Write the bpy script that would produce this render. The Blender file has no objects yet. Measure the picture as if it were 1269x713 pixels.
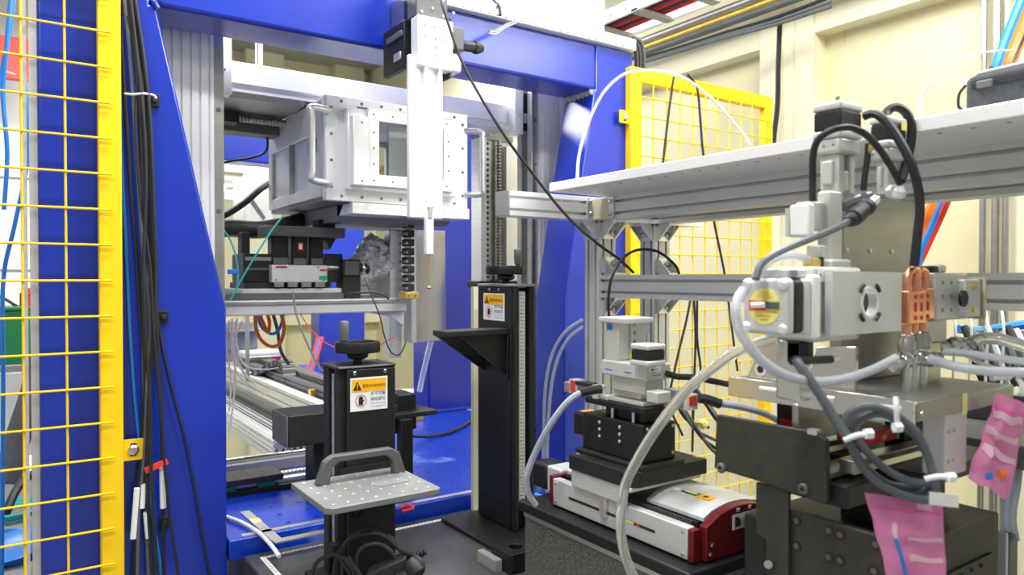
import bpy, bmesh, math, random
from mathutils import Vector, Matrix, noise
random.seed(7)
S = bpy.context.scene
COL = S.collection
# ------------------------------------------------------------------ camera
# photo frame 1269x713, focal length 900 px; world X runs along the gantry, Y along the rack, Z up
FPX = 900.0; CX = 634.5; CY = 356.5; HZ = 345.0; EYE = Vector((0, 0, 1.5))
ANG = math.atan2(1316, 900)
PIT = math.atan((CY - HZ) / FPX)
RT = Vector((math.sin(ANG), -math.cos(ANG), 0))
FW = Vector((math.cos(ANG) * math.cos(PIT), math.sin(ANG) * math.cos(PIT), -math.sin(PIT)))
UP = RT.cross(FW)
cam = bpy.data.cameras.new('camera'); camo = bpy.data.objects.new('camera', cam); COL.objects.link(camo)
cam.sensor_fit = 'HORIZONTAL'; cam.sensor_width = 36.0; cam.lens = 36.0 * FPX / 1269.0
cam.clip_start = 0.02; cam.clip_end = 60
M3 = Matrix((RT, UP, -FW)).transposed(); camo.matrix_world = Matrix.Translation(EYE) @ M3.to_4x4()
S.camera = camo
cam.dof.use_dof = True; cam.dof.focus_distance = 1.75; cam.dof.aperture_fstop = 5.0
# ------------------------------------------------------------------ world, lamps, exposure
W = bpy.data.worlds.new('hall'); S.world = W; W.use_nodes = True
bgn = W.node_tree.nodes['Background']; bgn.inputs[0].default_value = (1.0, 1.0, 0.965, 1); bgn.inputs[1].default_value = 0.42
S.view_settings.view_transform = 'Standard'; S.view_settings.look = 'None'
S.view_settings.exposure = -0.03; S.view_settings.gamma = 1.0; S.view_settings.use_curve_mapping = False
def area(name, loc, sx, sy, power, color=(1, 0.985, 0.95), rot=(0, 0, 0)):
    l = bpy.data.lights.new(name, 'AREA'); l.shape = 'RECTANGLE'; l.size = sx; l.size_y = sy; l.energy = power; l.color = color
    o = bpy.data.objects.new(name, l); COL.objects.link(o); o.location = loc; o.rotation_euler = rot
    return o
LAMPS = [(-0.4, 0.4), (1.55, 0.3), (0.6, 1.25), (1.9, 1.2), (1.0, 2.75), (0.2, 4.3), (2.2, 4.4), (2.45, -0.2)]
LAMPZ = [3.34] * 7 + [2.95]  # last, lower lamp is added out of view to make the beam's glare
for (lx, ly), lz in zip(LAMPS, LAMPZ):
    area('tube_lamp_light', (lx, ly, lz - .04), 1.3 if ly > 4 else 0.9, 0.6 if ly > 4 else 0.25, 75 if ly > 4 else 38)
# ------------------------------------------------------------------ projection helpers (layout only)
def ray(x, y):
    return FW + RT * ((x - CX) / FPX) + UP * (-(y - CY) / FPX)
def at(x, y, D=None, X=None, Y=None, Z=None):
    q = ray(x, y)
    if X is not None: t = X / q.x
    elif Y is not None: t = Y / q.y
    elif Z is not None: t = (Z - 1.5) / q.z
    else: t = D
    return EYE + q * t
def span(xc, xl, xr, yt, yb, D=None, X=None, Y=None, dx=None, dy=None):
    """box whose near vertical edge is seen at column xc; its -X face reaches column xl, its -Y face column xr"""
    a = at(xc, yt, D=D, X=X, Y=Y); b = at(xc, yb, D=D, X=X, Y=Y)
    x0, y0 = a.x, a.y
    y1 = y0 + dy if dy is not None else at(xl, HZ, X=x0).y
    x1 = x0 + dx if dx is not None else at(xr, HZ, Y=y0).x
    return (x0, x1, y0, y1, b.z, a.z)
# ------------------------------------------------------------------ materials
MATS = {}
def mat(name, col, rough=0.5, metal=0.0, var=0.06, scale=8.0, bump=0.0, bscale=60.0, stretch=None, trans=0.0, alpha=1.0, coat=0.0, emit=None, spec=0.5, speck=None, ior=1.45):
    m = bpy.data.materials.new(name); m.use_nodes = True; MATS[name] = m
    nt = m.node_tree; N = nt.nodes; L = nt.links; b = N['Principled BSDF']
    tc = N.new('ShaderNodeTexCoord'); mp = N.new('ShaderNodeMapping'); L.new(tc.outputs['Object'], mp.inputs[0])
    if stretch: mp.inputs['Scale'].default_value = stretch
    nz = N.new('ShaderNodeTexNoise'); nz.inputs['Scale'].default_value = scale; nz.inputs['Detail'].default_value = 4
    L.new(mp.outputs[0], nz.inputs[0])
    rp = N.new('ShaderNodeValToRGB'); e = rp.color_ramp.elements
    e[0].position = 0.3; e[1].position = 0.7
    e[0].color = tuple(max(0, c * (1 - var)) for c in col) + (1,); e[1].color = tuple(min(1, c * (1 + var)) for c in col) + (1,)
    L.new(nz.outputs[0], rp.inputs[0]); out = rp.outputs[0]
    if speck:
        sc, c2, thr = speck
        v = N.new('ShaderNodeTexNoise'); v.inputs['Scale'].default_value = sc; v.inputs['Detail'].default_value = 3; L.new(tc.outputs['Object'], v.inputs[0])
        r2 = N.new('ShaderNodeValToRGB'); r2.color_ramp.elements[0].position = thr; r2.color_ramp.elements[1].position = thr + 0.1; L.new(v.outputs[0], r2.inputs[0])
        mx = N.new('ShaderNodeMix'); mx.data_type = 'RGBA'; L.new(r2.outputs[0], mx.inputs[0]); L.new(out, mx.inputs[6]); mx.inputs[7].default_value = tuple(c2) + (1,)
        out = mx.outputs[2]
    L.new(out, b.inputs['Base Color'])
    b.inputs['Roughness'].default_value = rough; b.inputs['Metallic'].default_value = metal
    b.inputs['Transmission Weight'].default_value = trans; b.inputs['Alpha'].default_value = alpha; b.inputs['IOR'].default_value = ior
    b.inputs['Coat Weight'].default_value = coat; b.inputs['Specular IOR Level'].default_value = spec
    if coat: b.inputs['Coat Roughness'].default_value = 0.22
    if emit:
        b.inputs['Emission Color'].default_value = tuple(emit[0]) + (1,); b.inputs['Emission Strength'].default_value = emit[1]
    if bump:
        bz = N.new('ShaderNodeTexNoise'); bz.inputs['Scale'].default_value = bscale; bz.inputs['Detail'].default_value = 5; L.new(mp.outputs[0], bz.inputs[0])
        bp = N.new('ShaderNodeBump'); bp.inputs['Strength'].default_value = bump; bp.inputs['Distance'].default_value = 0.002; L.new(bz.outputs[0], bp.inputs['Height']); L.new(bp.outputs[0], b.inputs['Normal'])
    return m
mat('blue', (0.0015, 0.024, 0.37), 0.34, 0, 0.12, 3, 0.05, 30, coat=0.6)
mat('blue_base', (0.003, 0.04, 0.48), 0.3, 0, 0.1, 4, 0.05, 25, coat=0.3, speck=(5, (0.16, 0.28, 0.72), 0.62))
mat('yellow', (0.93, 0.60, 0.006), 0.42, 0, 0.04, 10, 0.03, 40)
mat('alu', (0.78, 0.79, 0.80), 0.34, 0.85, 0.05, 12, 0.04, 80, (1, 1, 8))
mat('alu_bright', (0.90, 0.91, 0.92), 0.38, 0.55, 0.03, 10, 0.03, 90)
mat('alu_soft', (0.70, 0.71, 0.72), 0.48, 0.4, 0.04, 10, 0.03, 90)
mat('steel', (0.44, 0.44, 0.42), 0.36, 1.0, 0.1, 6, 0.08, 60, (1, 1, 6))
mat('steel_plate', (0.34, 0.34, 0.33), 0.42, 0.9, 0.1, 6, 0.08, 60, (1, 1, 6))
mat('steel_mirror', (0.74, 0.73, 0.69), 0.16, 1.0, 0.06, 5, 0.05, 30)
mat('screw', (0.62, 0.62, 0.60), 0.25, 1.0, 0.1, 40)
mat('white', (0.88, 0.89, 0.89), 0.45, 0, 0.02, 6)
mat('white_metal', (0.93, 0.94, 0.95), 0.36, 0.25, 0.02, 8)
mat('stage_grey', (0.62, 0.63, 0.60), 0.42, 0.25, 0.04, 14, 0.03, 90)
mat('grey', (0.30, 0.31, 0.32), 0.5, 0.3, 0.06, 14)
mat('grey_dark', (0.12, 0.125, 0.13), 0.5, 0.2, 0.1, 14)
mat('grey_plate', (0.25, 0.26, 0.26), 0.5, 0.3, 0.08, 20, 0.05, 120)
mat('black', (0.011, 0.012, 0.013), 0.45, 0.0, 0.15, 30, 0.06, 220)
mat('black_anod', (0.020, 0.021, 0.021), 0.5, 0.1, 0.2, 60, 0.08, 300)
mat('anod_warm_lit', (0.045, 0.045, 0.036), 0.5, 0.1, 0.15, 60, 0.08, 300)  # olive tint is warm reflected light put into the dark colour
mat('rubber', (0.02, 0.021, 0.023), 0.5, 0, 0.15, 40)
mat('cable_grey', (0.10, 0.115, 0.13), 0.45, 0, 0.1, 40)
mat('cable_light', (0.42, 0.47, 0.55), 0.45, 0, 0.06, 40)
mat('granite', (0.09, 0.095, 0.09), 0.5, 0, 0.4, 160, 0.04, 200, speck=(330, (0.27, 0.28, 0.26), 0.54))
mat('granite_dark', (0.060, 0.062, 0.060), 0.3, 0, 0.2, 40, 0.03, 200, speck=(220, (0.15, 0.15, 0.145), 0.60))
mat('cream', (0.69, 0.65, 0.42), 0.6, 0, 0.03, 2)
mat('cream_pale', (0.76, 0.73, 0.53), 0.55, 0, 0.02, 2)
mat('wall_white', (0.86, 0.87, 0.86), 0.6, 0, 0.02, 2)
mat('floor', (0.42, 0.43, 0.42), 0.35, 0, 0.1, 3)
mat('red', (0.45, 0.012, 0.02), 0.4, 0.1, 0.1, 10)
mat('red_anod', (0.17, 0.012, 0.018), 0.38, 0.3, 0.1, 60)
mat('red_bright', (0.80, 0.05, 0.03), 0.45, 0, 0.05, 10)
mat('orange', (0.95, 0.20, 0.02), 0.4, 0, 0.05, 10)
mat('tube_blue', (0.02, 0.22, 0.75), 0.35, 0, 0.05, 10)
mat('teal', (0.05, 0.55, 0.55), 0.4, 0, 0.05, 10)
mat('green', (0.01, 0.16, 0.05), 0.5, 0, 0.1, 10)
mat('green_sign', (0.01, 0.42, 0.20), 0.5, 0, 0.1, 10)
mat('copper', (0.86, 0.40, 0.22), 0.3, 0.9, 0.08, 30, 0.04, 80)
mat('brass', (0.72, 0.52, 0.12), 0.32, 0.7, 0.1, 20)
mat('label_yellow', (0.90, 0.84, 0.25), 0.5, 0, 0.02, 10)
mat('label_orange', (0.95, 0.50, 0.01), 0.45, 0, 0.02, 10)
mat('label_white', (0.88, 0.89, 0.89), 0.45, 0, 0.02, 10)
mat('ink', (0.03, 0.02, 0.015), 0.5, 0, 0.05, 10)
mat('ink_red', (0.55, 0.04, 0.04), 0.5, 0, 0.05, 10)
mat('ink_grey', (0.25, 0.27, 0.32), 0.5, 0, 0.05, 10)
mat('hose', (0.86, 0.87, 0.82), 0.12, 0, 0.03, 10, trans=0.75, ior=1.3)
mat('tube_milk', (0.80, 0.85, 0.92), 0.22, 0, 0.03, 10, trans=0.6, ior=1.3)
mat('glass', (0.95, 0.97, 0.97), 0.03, 0, 0.01, 5, trans=1.0, ior=1.1)
mat('acrylic', (0.88, 0.9, 0.9), 0.08, 0, 0.02, 5, trans=0.7, ior=1.35)
mat('pink', (0.90, 0.30, 0.58), 0.28, 0, 0.08, 14, 0.3, 18, alpha=0.72)
mat('pink_pale', (0.93, 0.62, 0.76), 0.3, 0, 0.08, 14, 0.2, 18, alpha=0.8)
mat('pink_dark', (0.88, 0.12, 0.42), 0.3, 0, 0.05, 14)
mat('foil', (0.92, 0.92, 0.92), 0.38, 0.75, 0.1, 30, 0.6, 40)
mat('bag_cloth', (0.055, 0.062, 0.072), 0.85, 0, 0.2, 90, 0.3, 300)
mat('lamp_glow', (1, 1, 1), 0.4, emit=((1, 0.99, 0.95), 6.0))
mat('ceiling_grey', (0.34, 0.35, 0.31), 0.7, 0, 0.1, 4)
mat('paper', (0.86, 0.85, 0.83), 0.6, 0, 0.05, 30)
# ------------------------------------------------------------------ mesh builder
def smooth_path(pts, n=6):
    pts = [Vector(p) for p in pts]
    if len(pts) < 3: return pts
    P = [pts[0] * 2 - pts[1]] + pts + [pts[-1] * 2 - pts[-2]]; out = []
    for i in range(1, len(P) - 2):
        a, b, c, d = P[i - 1], P[i], P[i + 1], P[i + 2]
        for k in range(n):
            t = k / n
            out.append(0.5 * ((2 * b) + (c - a) * t + (2 * a - 5 * b + 4 * c - d) * t * t + (3 * b - a - 3 * c + d) * t ** 3))
    out.append(pts[-1]); return out
class MB:
    def __init__(s): s.v = []; s.f = []
    def add(s, vs, fs):
        k = len(s.v); s.v += [Vector(p) for p in vs]; s.f += [tuple(i + k for i in f) for f in fs]; return s
    def box(s, x0, x1, y0, y1, z0, z1):
        return s.add([(x0, y0, z0), (x1, y0, z0), (x1, y1, z0), (x0, y1, z0), (x0, y0, z1), (x1, y0, z1), (x1, y1, z1), (x0, y1, z1)],
                     [(3, 2, 1, 0), (4, 5, 6, 7), (0, 1, 5, 4), (1, 2, 6, 5), (2, 3, 7, 6), (3, 0, 4, 7)])
    def prism(s, axis, poly, a, b):
        def P(p, t):
            return (t, p[0], p[1]) if axis == 'x' else ((p[0], t, p[1]) if axis == 'y' else (p[0], p[1], t))
        n = len(poly); vs = [P(p, a) for p in poly] + [P(p, b) for p in poly]
        return s.add(vs, [tuple(range(n))[::-1], tuple(range(n, 2 * n))] + [(i, (i + 1) % n, n + (i + 1) % n, n + i) for i in range(n)])
    def frame(s, axis, o, i, a, b):
        """rectangular plate with a rectangular opening; o, i = (u0,u1,v0,v1)"""
        def P(u, v, t):
            return (t, u, v) if axis == 'x' else ((u, t, v) if axis == 'y' else (u, v, t))
        R = lambda q, t: [P(q[0], q[2], t), P(q[1], q[2], t), P(q[1], q[3], t), P(q[0], q[3], t)]
        vs = R(o, a) + R(i, a) + R(o, b) + R(i, b); fs = []
        for k in range(4):
            j = (k + 1) % 4
            fs += [(k, j, 4 + j, 4 + k), (8 + k, 8 + j, 12 + j, 12 + k), (k, j, 8 + j, 8 + k), (4 + k, 4 + j, 12 + j, 12 + k)]
        return s.add(vs, fs)
    def tube(s, pts, r, n=8, smooth=True, k=6, cap=True):
        P = smooth_path(pts, k) if smooth else [Vector(p) for p in pts]
        m = len(P); T = [(P[min(i + 1, m - 1)] - P[max(i - 1, 0)]).normalized() for i in range(m)]
        a = T[0].orthogonal().normalized(); vs = []; fs = []
        for i in range(m):
            a = (a - T[i] * a.dot(T[i])).normalized(); b = T[i].cross(a)
            rr = r if not callable(r) else r(i / (m - 1))
            for j in range(n):
                t = 2 * math.pi * j / n; vs.append(P[i] + (a * math.cos(t) + b * math.sin(t)) * rr)
        for i in range(m - 1):
            for j in range(n):
                fs.append((i * n + j, i * n + (j + 1) % n, (i + 1) * n + (j + 1) % n, (i + 1) * n + j))
        if cap: fs += [tuple(range(n))[::-1], tuple((m - 1) * n + j for j in range(n))]
        return s.add(vs, fs)
    def cyl(s, p0, p1, r, n=16, r1=None):
        p0 = Vector(p0); p1 = Vector(p1); t = (p1 - p0).normalized(); a = t.orthogonal().normalized(); b = t.cross(a); r1 = r if r1 is None else r1
        vs = [p0 + (a * math.cos(2 * math.pi * j / n) + b * math.sin(2 * math.pi * j / n)) * r for j in range(n)] + [p1 + (a * math.cos(2 * math.pi * j / n) + b * math.sin(2 * math.pi * j / n)) * r1 for j in range(n)]
        return s.add(vs, [tuple(range(n))[::-1], tuple(range(n, 2 * n))] + [(j, (j + 1) % n, n + (j + 1) % n, n + j) for j in range(n)])
    def ring(s, c, axis, r0, r1, h, n=28):
        c = Vector(c); t = Vector(axis).normalized(); a = t.orthogonal().normalized(); b = t.cross(a); vs = []; fs = []
        for (r, z) in ((r0, 0), (r1, 0), (r1, h), (r0, h)):
            vs += [c + t * z + (a * math.cos(2 * math.pi * j / n) + b * math.sin(2 * math.pi * j / n)) * r for j in range(n)]
        for q in range(4):
            w = (q + 1) % 4
            fs += [(q * n + j, q * n + (j + 1) % n, w * n + (j + 1) % n, w * n + j) for j in range(n)]
        return s.add(vs, fs)
    def lathe(s, c, prof, n=24, axis=(0, 0, 1)):
        c = Vector(c); t = Vector(axis).normalized(); a = t.orthogonal().normalized(); b = t.cross(a); vs = []; fs = []
        for (r, z) in prof:
            vs += [c + t * z + (a * math.cos(2 * math.pi * j / n) + b * math.sin(2 * math.pi * j / n)) * max(r, 1e-5) for j in range(n)]
        for i in range(len(prof) - 1):
            fs += [(i * n + j, i * n + (j + 1) % n, (i + 1) * n + (j + 1) % n, (i + 1) * n + j) for j in range(n)]
        m = len(prof) - 1
        fs += [tuple(range(n))[::-1], tuple(m * n + j for j in range(n))]
        return s.add(vs, fs)
    def build(s, name, m, parent=None, bevel=0.0, seg=2, angle=0.6, flat=False):
        o = (parent and root_loc(parent)) or None
        if o is None:
            xs = [p.x for p in s.v]; ys = [p.y for p in s.v]; zs = [p.z for p in s.v]
            o = Vector(((min(xs) + max(xs)) / 2, (min(ys) + max(ys)) / 2, min(zs)))
        me = bpy.data.meshes.new(name); me.from_pydata([tuple(p - o) for p in s.v], [], s.f)
        bm = bmesh.new(); bm.from_mesh(me); bmesh.ops.recalc_face_normals(bm, faces=bm.faces); bm.to_mesh(me); bm.free()
        if not flat:
            me.shade_smooth(); me.set_sharp_from_angle(angle=angle)
        me.materials.append(MATS[m])
        ob = bpy.data.objects.new(name, me); COL.objects.link(ob)
        if parent: ob.parent = parent
        else: ob.location = o
        if bevel:
            bv = ob.modifiers.new('bevel', 'BEVEL'); bv.width = bevel; bv.segments = seg; bv.limit_method = 'ANGLE'; bv.angle_limit = 0.7
        return ob
def root_loc(o):
    p = Vector((0, 0, 0))
    while o is not None:
        p = p + o.location; o = o.parent
    return p
def tag(o, label, cat, group=None):
    o['label'] = label; o['category'] = cat
    if group: o['group'] = group
    return o
def thing(name, label, cat, loc, group=None):
    o = bpy.data.objects.new(name, None); COL.objects.link(o); o.location = loc; o.empty_display_size = 0.05
    return tag(o, label, cat, group)
def struct(o): o['kind'] = 'structure'; return o
def bx(b): return MB().box(*b)
def base(b): return ((b[0] + b[1]) / 2, (b[2] + b[3]) / 2, b[4])
def text(s, size, origin, right, up, m, parent, name='lettering', fit=None):
    cu = bpy.data.curves.new('t', 'FONT'); cu.body = s; cu.size = size; cu.align_x = 'LEFT'; cu.extrude = 0.0
    t = bpy.data.objects.new('t', cu); COL.objects.link(t)
    bpy.context.view_layer.update()
    me = bpy.data.meshes.new_from_object(t.evaluated_get(bpy.context.evaluated_depsgraph_get()))
    bpy.data.objects.remove(t); bpy.data.curves.remove(cu)
    right = Vector(right).normalized(); up = Vector(up).normalized(); o = Vector(origin) - root_loc(parent)
    wd = max((v.co.x for v in me.vertices), default=1.0); sx = fit / wd if fit and wd > 0 else 1.0
    for v in me.vertices: c = v.co.copy(); v.co = o + right * c.x * sx + up * c.y
    me.name = name; me.materials.clear(); me.materials.append(MATS[m])
    ob = bpy.data.objects.new(name, me); COL.objects.link(ob); ob.parent = parent
    return ob
def slot_poly(u0, u1, v0, v1, nu=1, nv=1, sw=0.008, sd=0.006):
    """aluminium profile section: rectangle with T-slot grooves on its sides"""
    P = []
    def side(a, b, n, f):
        L_ = b - a; out = [f(a, 0)]; sg = 1 if L_ > 0 else -1
        for k in range(n):
            c = a + L_ * (2 * k + 1) / (2 * n)
            out += [f(c - sg * sw / 2, 0), f(c - sg * sw / 2, sd), f(c + sg * sw / 2, sd), f(c + sg * sw / 2, 0)]
        return out
    P += side(u0, u1, nu, lambda t, d: (t, v0 + d)); P += side(v0, v1, nv, lambda t, d: (u1 - d, t))
    P += side(u1, u0, nu, lambda t, d: (t, v1 - d)); P += side(v1, v0, nv, lambda t, d: (u0 + d, t))
    return P
def cable(name, label, cat, pts, r, m, group=None, n=8, k=6):
    """pts: (column, row, depth) of the photo turned into world points"""
    P = [at(p[0], p[1], D=p[2]) if not isinstance(p, Vector) else p for p in pts]
    return tag(MB().tube(P, r, n, k=k).build(name, m), label, cat, group)
def screws(parent, pts, axis, r=0.004, h=0.003, m='screw', name='screw'):
    ax = Vector(axis)
    for p in pts: MB().lathe(Vector(p), [(r, 0), (r, h * .7), (r * .8, h), (r * .45, h), (r * .45, h * .4), (0, h * .4)], 10, ax).build(name, m, parent)
def copy_tree(o, parent=None):
    c = o.copy(); COL.objects.link(c); c.parent = parent
    for ch in list(o.children): copy_tree(ch, c)
    return c
# ================================================================== the setting
XW = 3.0
struct(MB().box(-1.6, 3.3, -1.2, 7.2, -0.1, 0).build('floor', 'floor'))
struct(MB().box(-1.6, 3.3, -1.2, 7.2, 3.6, 3.7).build('ceiling', 'ceiling_grey'))
struct(MB().box(XW + .08, XW + .2, -1.2, 7.0, 0, 3.6).build('wall_right', 'cream'))
struct(MB().box(-1.6, 3.2, 7.0, 7.1, 0, 3.6).build('wall_back', 'cream'))
struct(MB().box(-1.6, 0.55, 6.2, 6.3, 0, 3.6).build('wall_left', 'wall_white'))
# pilasters, lintel and skirting of the cream wall
def pil(n, xa, xb, proud):
    a = at(xa, HZ, X=XW - proud); b = at(xb, HZ, X=XW - proud)
    return struct(MB().box(XW - proud, XW + .09, min(a.y, b.y), max(a.y, b.y), 0, 3.6).build('trim_%d' % n, 'cream_pale', bevel=.004))
p1_ = pil(1, 940, 1006, .02); pil(2, 1212, 1330, .03)
zl = at(941, 62, X=XW - .01).z
struct(MB().box(XW - .01, XW + .09, -1.2, 7.0, zl, 3.6).build('trim_3', 'cream_pale', bevel=.004))
for i_, px in enumerate((968, 983, 1028, 1236)):
    yy = at(px, HZ, X=XW - .02).y
    struct(MB().box(XW - .024 if px != 1028 else XW + .072, XW + .09, yy - .004, yy + .004, 0, zl if px == 1028 else 3.6).build('trim_%d' % (5 + i_), 'cream'))
# rear wall pilasters and cladding seen through the gantry
for i_, (x0, x1) in enumerate(((.9, 1.25), (1.75, 2.1), (2.6, 2.9))):
    struct(MB().box(x0, x1, 6.86, 7.01, 0, 3.6).build('trim_%d' % (10 + i_), 'cream_pale', bevel=.004))
struct(MB().box(.55, 3.1, 6.9, 7.01, 1.05, 1.13).build('trim_14', 'cream_pale', bevel=.004))
# white panel seams of the left wall
for i_, z in enumerate((.9, 1.55, 2.2)):
    struct(MB().box(-1.6, .55, 6.19, 6.21, z, z + .012).build('trim_%d' % (20 + i_), 'grey_plate'))
# ceiling lamps; the last is added for the beam glare
for i_, (lx, ly) in enumerate(LAMPS):
    nm = ['over the bench', 'over the equipment rack', 'over the lift columns', 'beside the cream wall', 'behind the gantry beam', 'far beyond the gantry by the white wall', 'far beyond the gantry by the cream wall', 'unseen above the shelf end, added for the beam glare'][i_]
    lz = LAMPZ[i_]; t = thing('ceiling_lamp', 'white twin tube ceiling lamp hanging ' + nm, 'lamp', (lx, ly, lz))
    MB().prism('x', [(ly - .12, lz + .04), (ly + .12, lz + .04), (ly + .06, lz + .10), (ly - .06, lz + .10)], lx - .5, lx + .5).build('reflector', 'white', t)
    for s_ in (-1, 1):
        MB().cyl((lx - .46, ly + s_ * .06, lz + .025), (lx + .46, ly + s_ * .06, lz + .025), .014, 10).build('tube', 'lamp_glow', t)
        MB().cyl((lx + s_ * .3, ly, lz + .10), (lx + s_ * .3, ly, 3.6), .006, 8).build('hanger', 'alu', t)
# ceiling light hung low behind the gantry (the glow seen beside the detector box)
for (px, py, D, lb) in ((318, 211, 3.6, 'glowing tube lamp below the blue rear crossbar'), (270, 238, 3.3, 'glowing tube lamp beside the silver left slide column')):
    c = at(px, py, D=D); t = thing('tube_lamp', lb, 'lamp', c)
    MB().cyl(c + Vector((-.02, -.14, 0)), c + Vector((.02, .14, 0)), .022, 12).build('tube', 'lamp_glow', t)
    MB().box(c.x - .03, c.x + .03, c.y - .16, c.y + .16, c.z + .022, c.z + .04).build('holder', 'white', t)
    MB().cyl((c.x, c.y, c.z + .04), (c.x, c.y, 3.6), .004, 6).build('hanger', 'alu', t)
# pipes and conduits under the ceiling along the cream wall
def wallpipe(name, label, cat, a, b, r, m, X, group=None):
    A = at(a[0], a[1], X=X); B = at(b[0], b[1], X=X); z = (A.z + B.z) / 2
    y0 = A.y + .6; y1 = -1.1
    return tag(MB().cyl((X, y0, z), (X, y1, z), r, 14).build(name, m), label, cat, group)
wallpipe('pipe', 'shiny steel pipe running highest under the ceiling along cream wall', 'pipe', (789, 52), (937, 0), .020, 'steel', 2.86)
wallpipe('pipe', 'brassy steel pipe running just under the highest shiny pipe', 'pipe', (795, 60), (950, 3), .016, 'brass', 2.87)
wallpipe('pipe', 'dark grey pipe running under the brassy pipe on cream wall', 'pipe', (799, 65), (960, 8), .020, 'grey_dark', 2.88)
for k, (dy_, r) in enumerate(((0, .010), (6, .009), (12, .011))):
    pts = [(795, 73 + dy_ * .4, 3.6), (850, 56 + dy_ * .45, 3.5), (897, 41 + dy_ * .5, 3.35), (960, 22 + dy_ * .7, 3.2), (1030, -4 + dy_, 3.0)]
    cable('conduit_cable', 'thin cable sagging in the bundle below the ceiling pipes', 'cable', pts, r * .8, ('rubber', 'cable_grey', 'grey_dark')[k], 'bundle of cables below the ceiling pipes')
# white perforated cable tray
a = at(741, 33, D=3.1); t = thing('cable_tray', 'white perforated cable tray under the ceiling with red cables', 'tray', (a.x, a.y, a.z))
X0 = a.x; z0 = a.z; ya, yb = a.y + 1.0, a.y - 1.3
MB().box(X0, X0 + .012, yb, ya, z0, z0 + .055).build('side_rail', 'white', t, bevel=.002)
MB().box(X0 + .20, X0 + .212, yb, ya, z0, z0 + .055).build('side_rail', 'white', t, bevel=.002)
y = yb + .1
while y < ya:
    MB().box(X0, X0 + .21, y, y + .04, z0 - .004, z0 + .012).build('rung', 'grey', t, bevel=.002); y += .24
y = yb + .05
while y < ya:
    MB().cyl((X0 - .002, y, z0 + .028), (X0 + .001, y, z0 + .028), .010, 10).build('slot', 'grey', t); y += .09
for k in range(5):
    tag(MB().cyl((X0 + .04 + .03 * k, yb, z0 + .024), (X0 + .04 + .03 * k, ya, z0 + .024), .010, 8).build('tray_cable', ('red', 'rubber', 'red', 'rubber', 'red')[k]), 'insulated cable lying along the rungs of the white cable tray', 'cable', 'cables in the cable tray')
# wires hanging on the pilaster
for k, (dx_) in enumerate((0, 3)):
    cable('hanging_wire', 'black wire hanging down the cream pilaster behind the yellow fence', 'wire', [(968 - dx_, 24, 3.25), (966 - dx_, 80, 3.27), (965 - dx_, 130, 3.28), (960 - dx_, 180, 3.28), (958 - dx_, 260, 3.28)], .006, 'rubber', 'pair of wires on the pilaster')
# vertical conduits at the far right
for k, px in enumerate((1217, 1233, 1246)):
    a = at(px, HZ, X=2.92)
    tag(MB().cyl((2.92, a.y, .2), (2.92, a.y, 2.6), .011 if k != 1 else .013, 12).build('wall_conduit', 'steel'), 'vertical steel conduit on the cream wall below the rack shelf', 'pipe', 'vertical conduits on the cream wall')
cable('wall_cable', 'black cable running down between the vertical steel conduits', 'cable', [(1241, 230, 3.0), (1238, 300, 3.0), (1236, 350, 3.0), (1236, 430, 3.0)], .010, 'rubber')
# ================================================================== blue gantry
YG = 1.80; YB = 1.95
g = thing('gantry', 'large blue painted steel portal gantry with tapered legs', 'gantry', (.88, 1.87, 0))
MB().prism('y', [(.04, 0), (.41, 0), (.412, 1.425), (.265, 2.1115), (.2518, 2.112), (.2518, 2.26), (.04, 2.26)], YG, YB).build('leg', 'blue', g, bevel=.006)
MB().prism('y', [(1.432, 0), (1.432, 1.44), (1.555, 2.1115), (1.5622, 2.112), (1.5622, 2.26), (1.722, 2.26), (1.722, 0)], YG, YB).build('leg', 'blue', g, bevel=.006)
MB().box(.252, 1.562, YG, YB, 2.112, 2.26).build('top_beam', 'blue', g, bevel=.010, seg=3)
wl = MB()
pp = [Vector((1.553 + random.uniform(-.002, .002), YG + .005 + .14 * k / 9, 2.108)) for k in range(10)]
wl.tube(pp, lambda t: .012 + .003 * math.sin(40 * t), 8); wl.build('weld_seam', 'grey', g)
wl = MB(); wl.tube([Vector((.268, YG - .001, 2.105)), Vector((.262, YG - .001, 2.118)), Vector((.272, YG - .001, 2.125))], .007, 8); wl.build('weld_seam', 'blue', g)
# left edge channel of the leg
MB().box(.026, .040, YG + .02, YG + .06, 0, 2.26).build('edge_strip', 'alu_soft', g)
MB().box(.012, .022, YG + .03, YG + .06, 0, 2.26).build('edge_strip', 'alu_soft', g)
# base of the gantry
ZB = .872
b = thing('gantry_table', 'blue painted steel base table with drilled holes under the gantry', 'base', (1.2, 2.7, 0))
MB().prism('z', [(.416, YG + .005), (1.428, YG + .005), (1.428, 1.956), (1.78, 1.956), (1.78, 5.2), (.458, 5.2), (.458, 1.965), (.416, 1.965)], ZB - .05, ZB).build('table_top', 'blue_base', b, bevel=.004)
MB().box(.47, 1.425, YG + .03, 5.15, 0, ZB - .05).build('pedestal', 'blue', b)
hb = MB()
for i in range(20):
    for j in range(22):
        x = .50 + i * .075; y = 1.86 + j * .075
        if x < 1.42 or y > 1.98: hb.cyl((x, y, ZB - .001), (x, y, ZB + .0006), .0055, 10)
ho = hb.build('drilled_hole', 'black', b); ho['kind'] = 'stuff'
MB().box(.45, 1.15, YG + .012, YG + .03, ZB, ZB + .003).build('steel_strip', 'alu', b)
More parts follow.
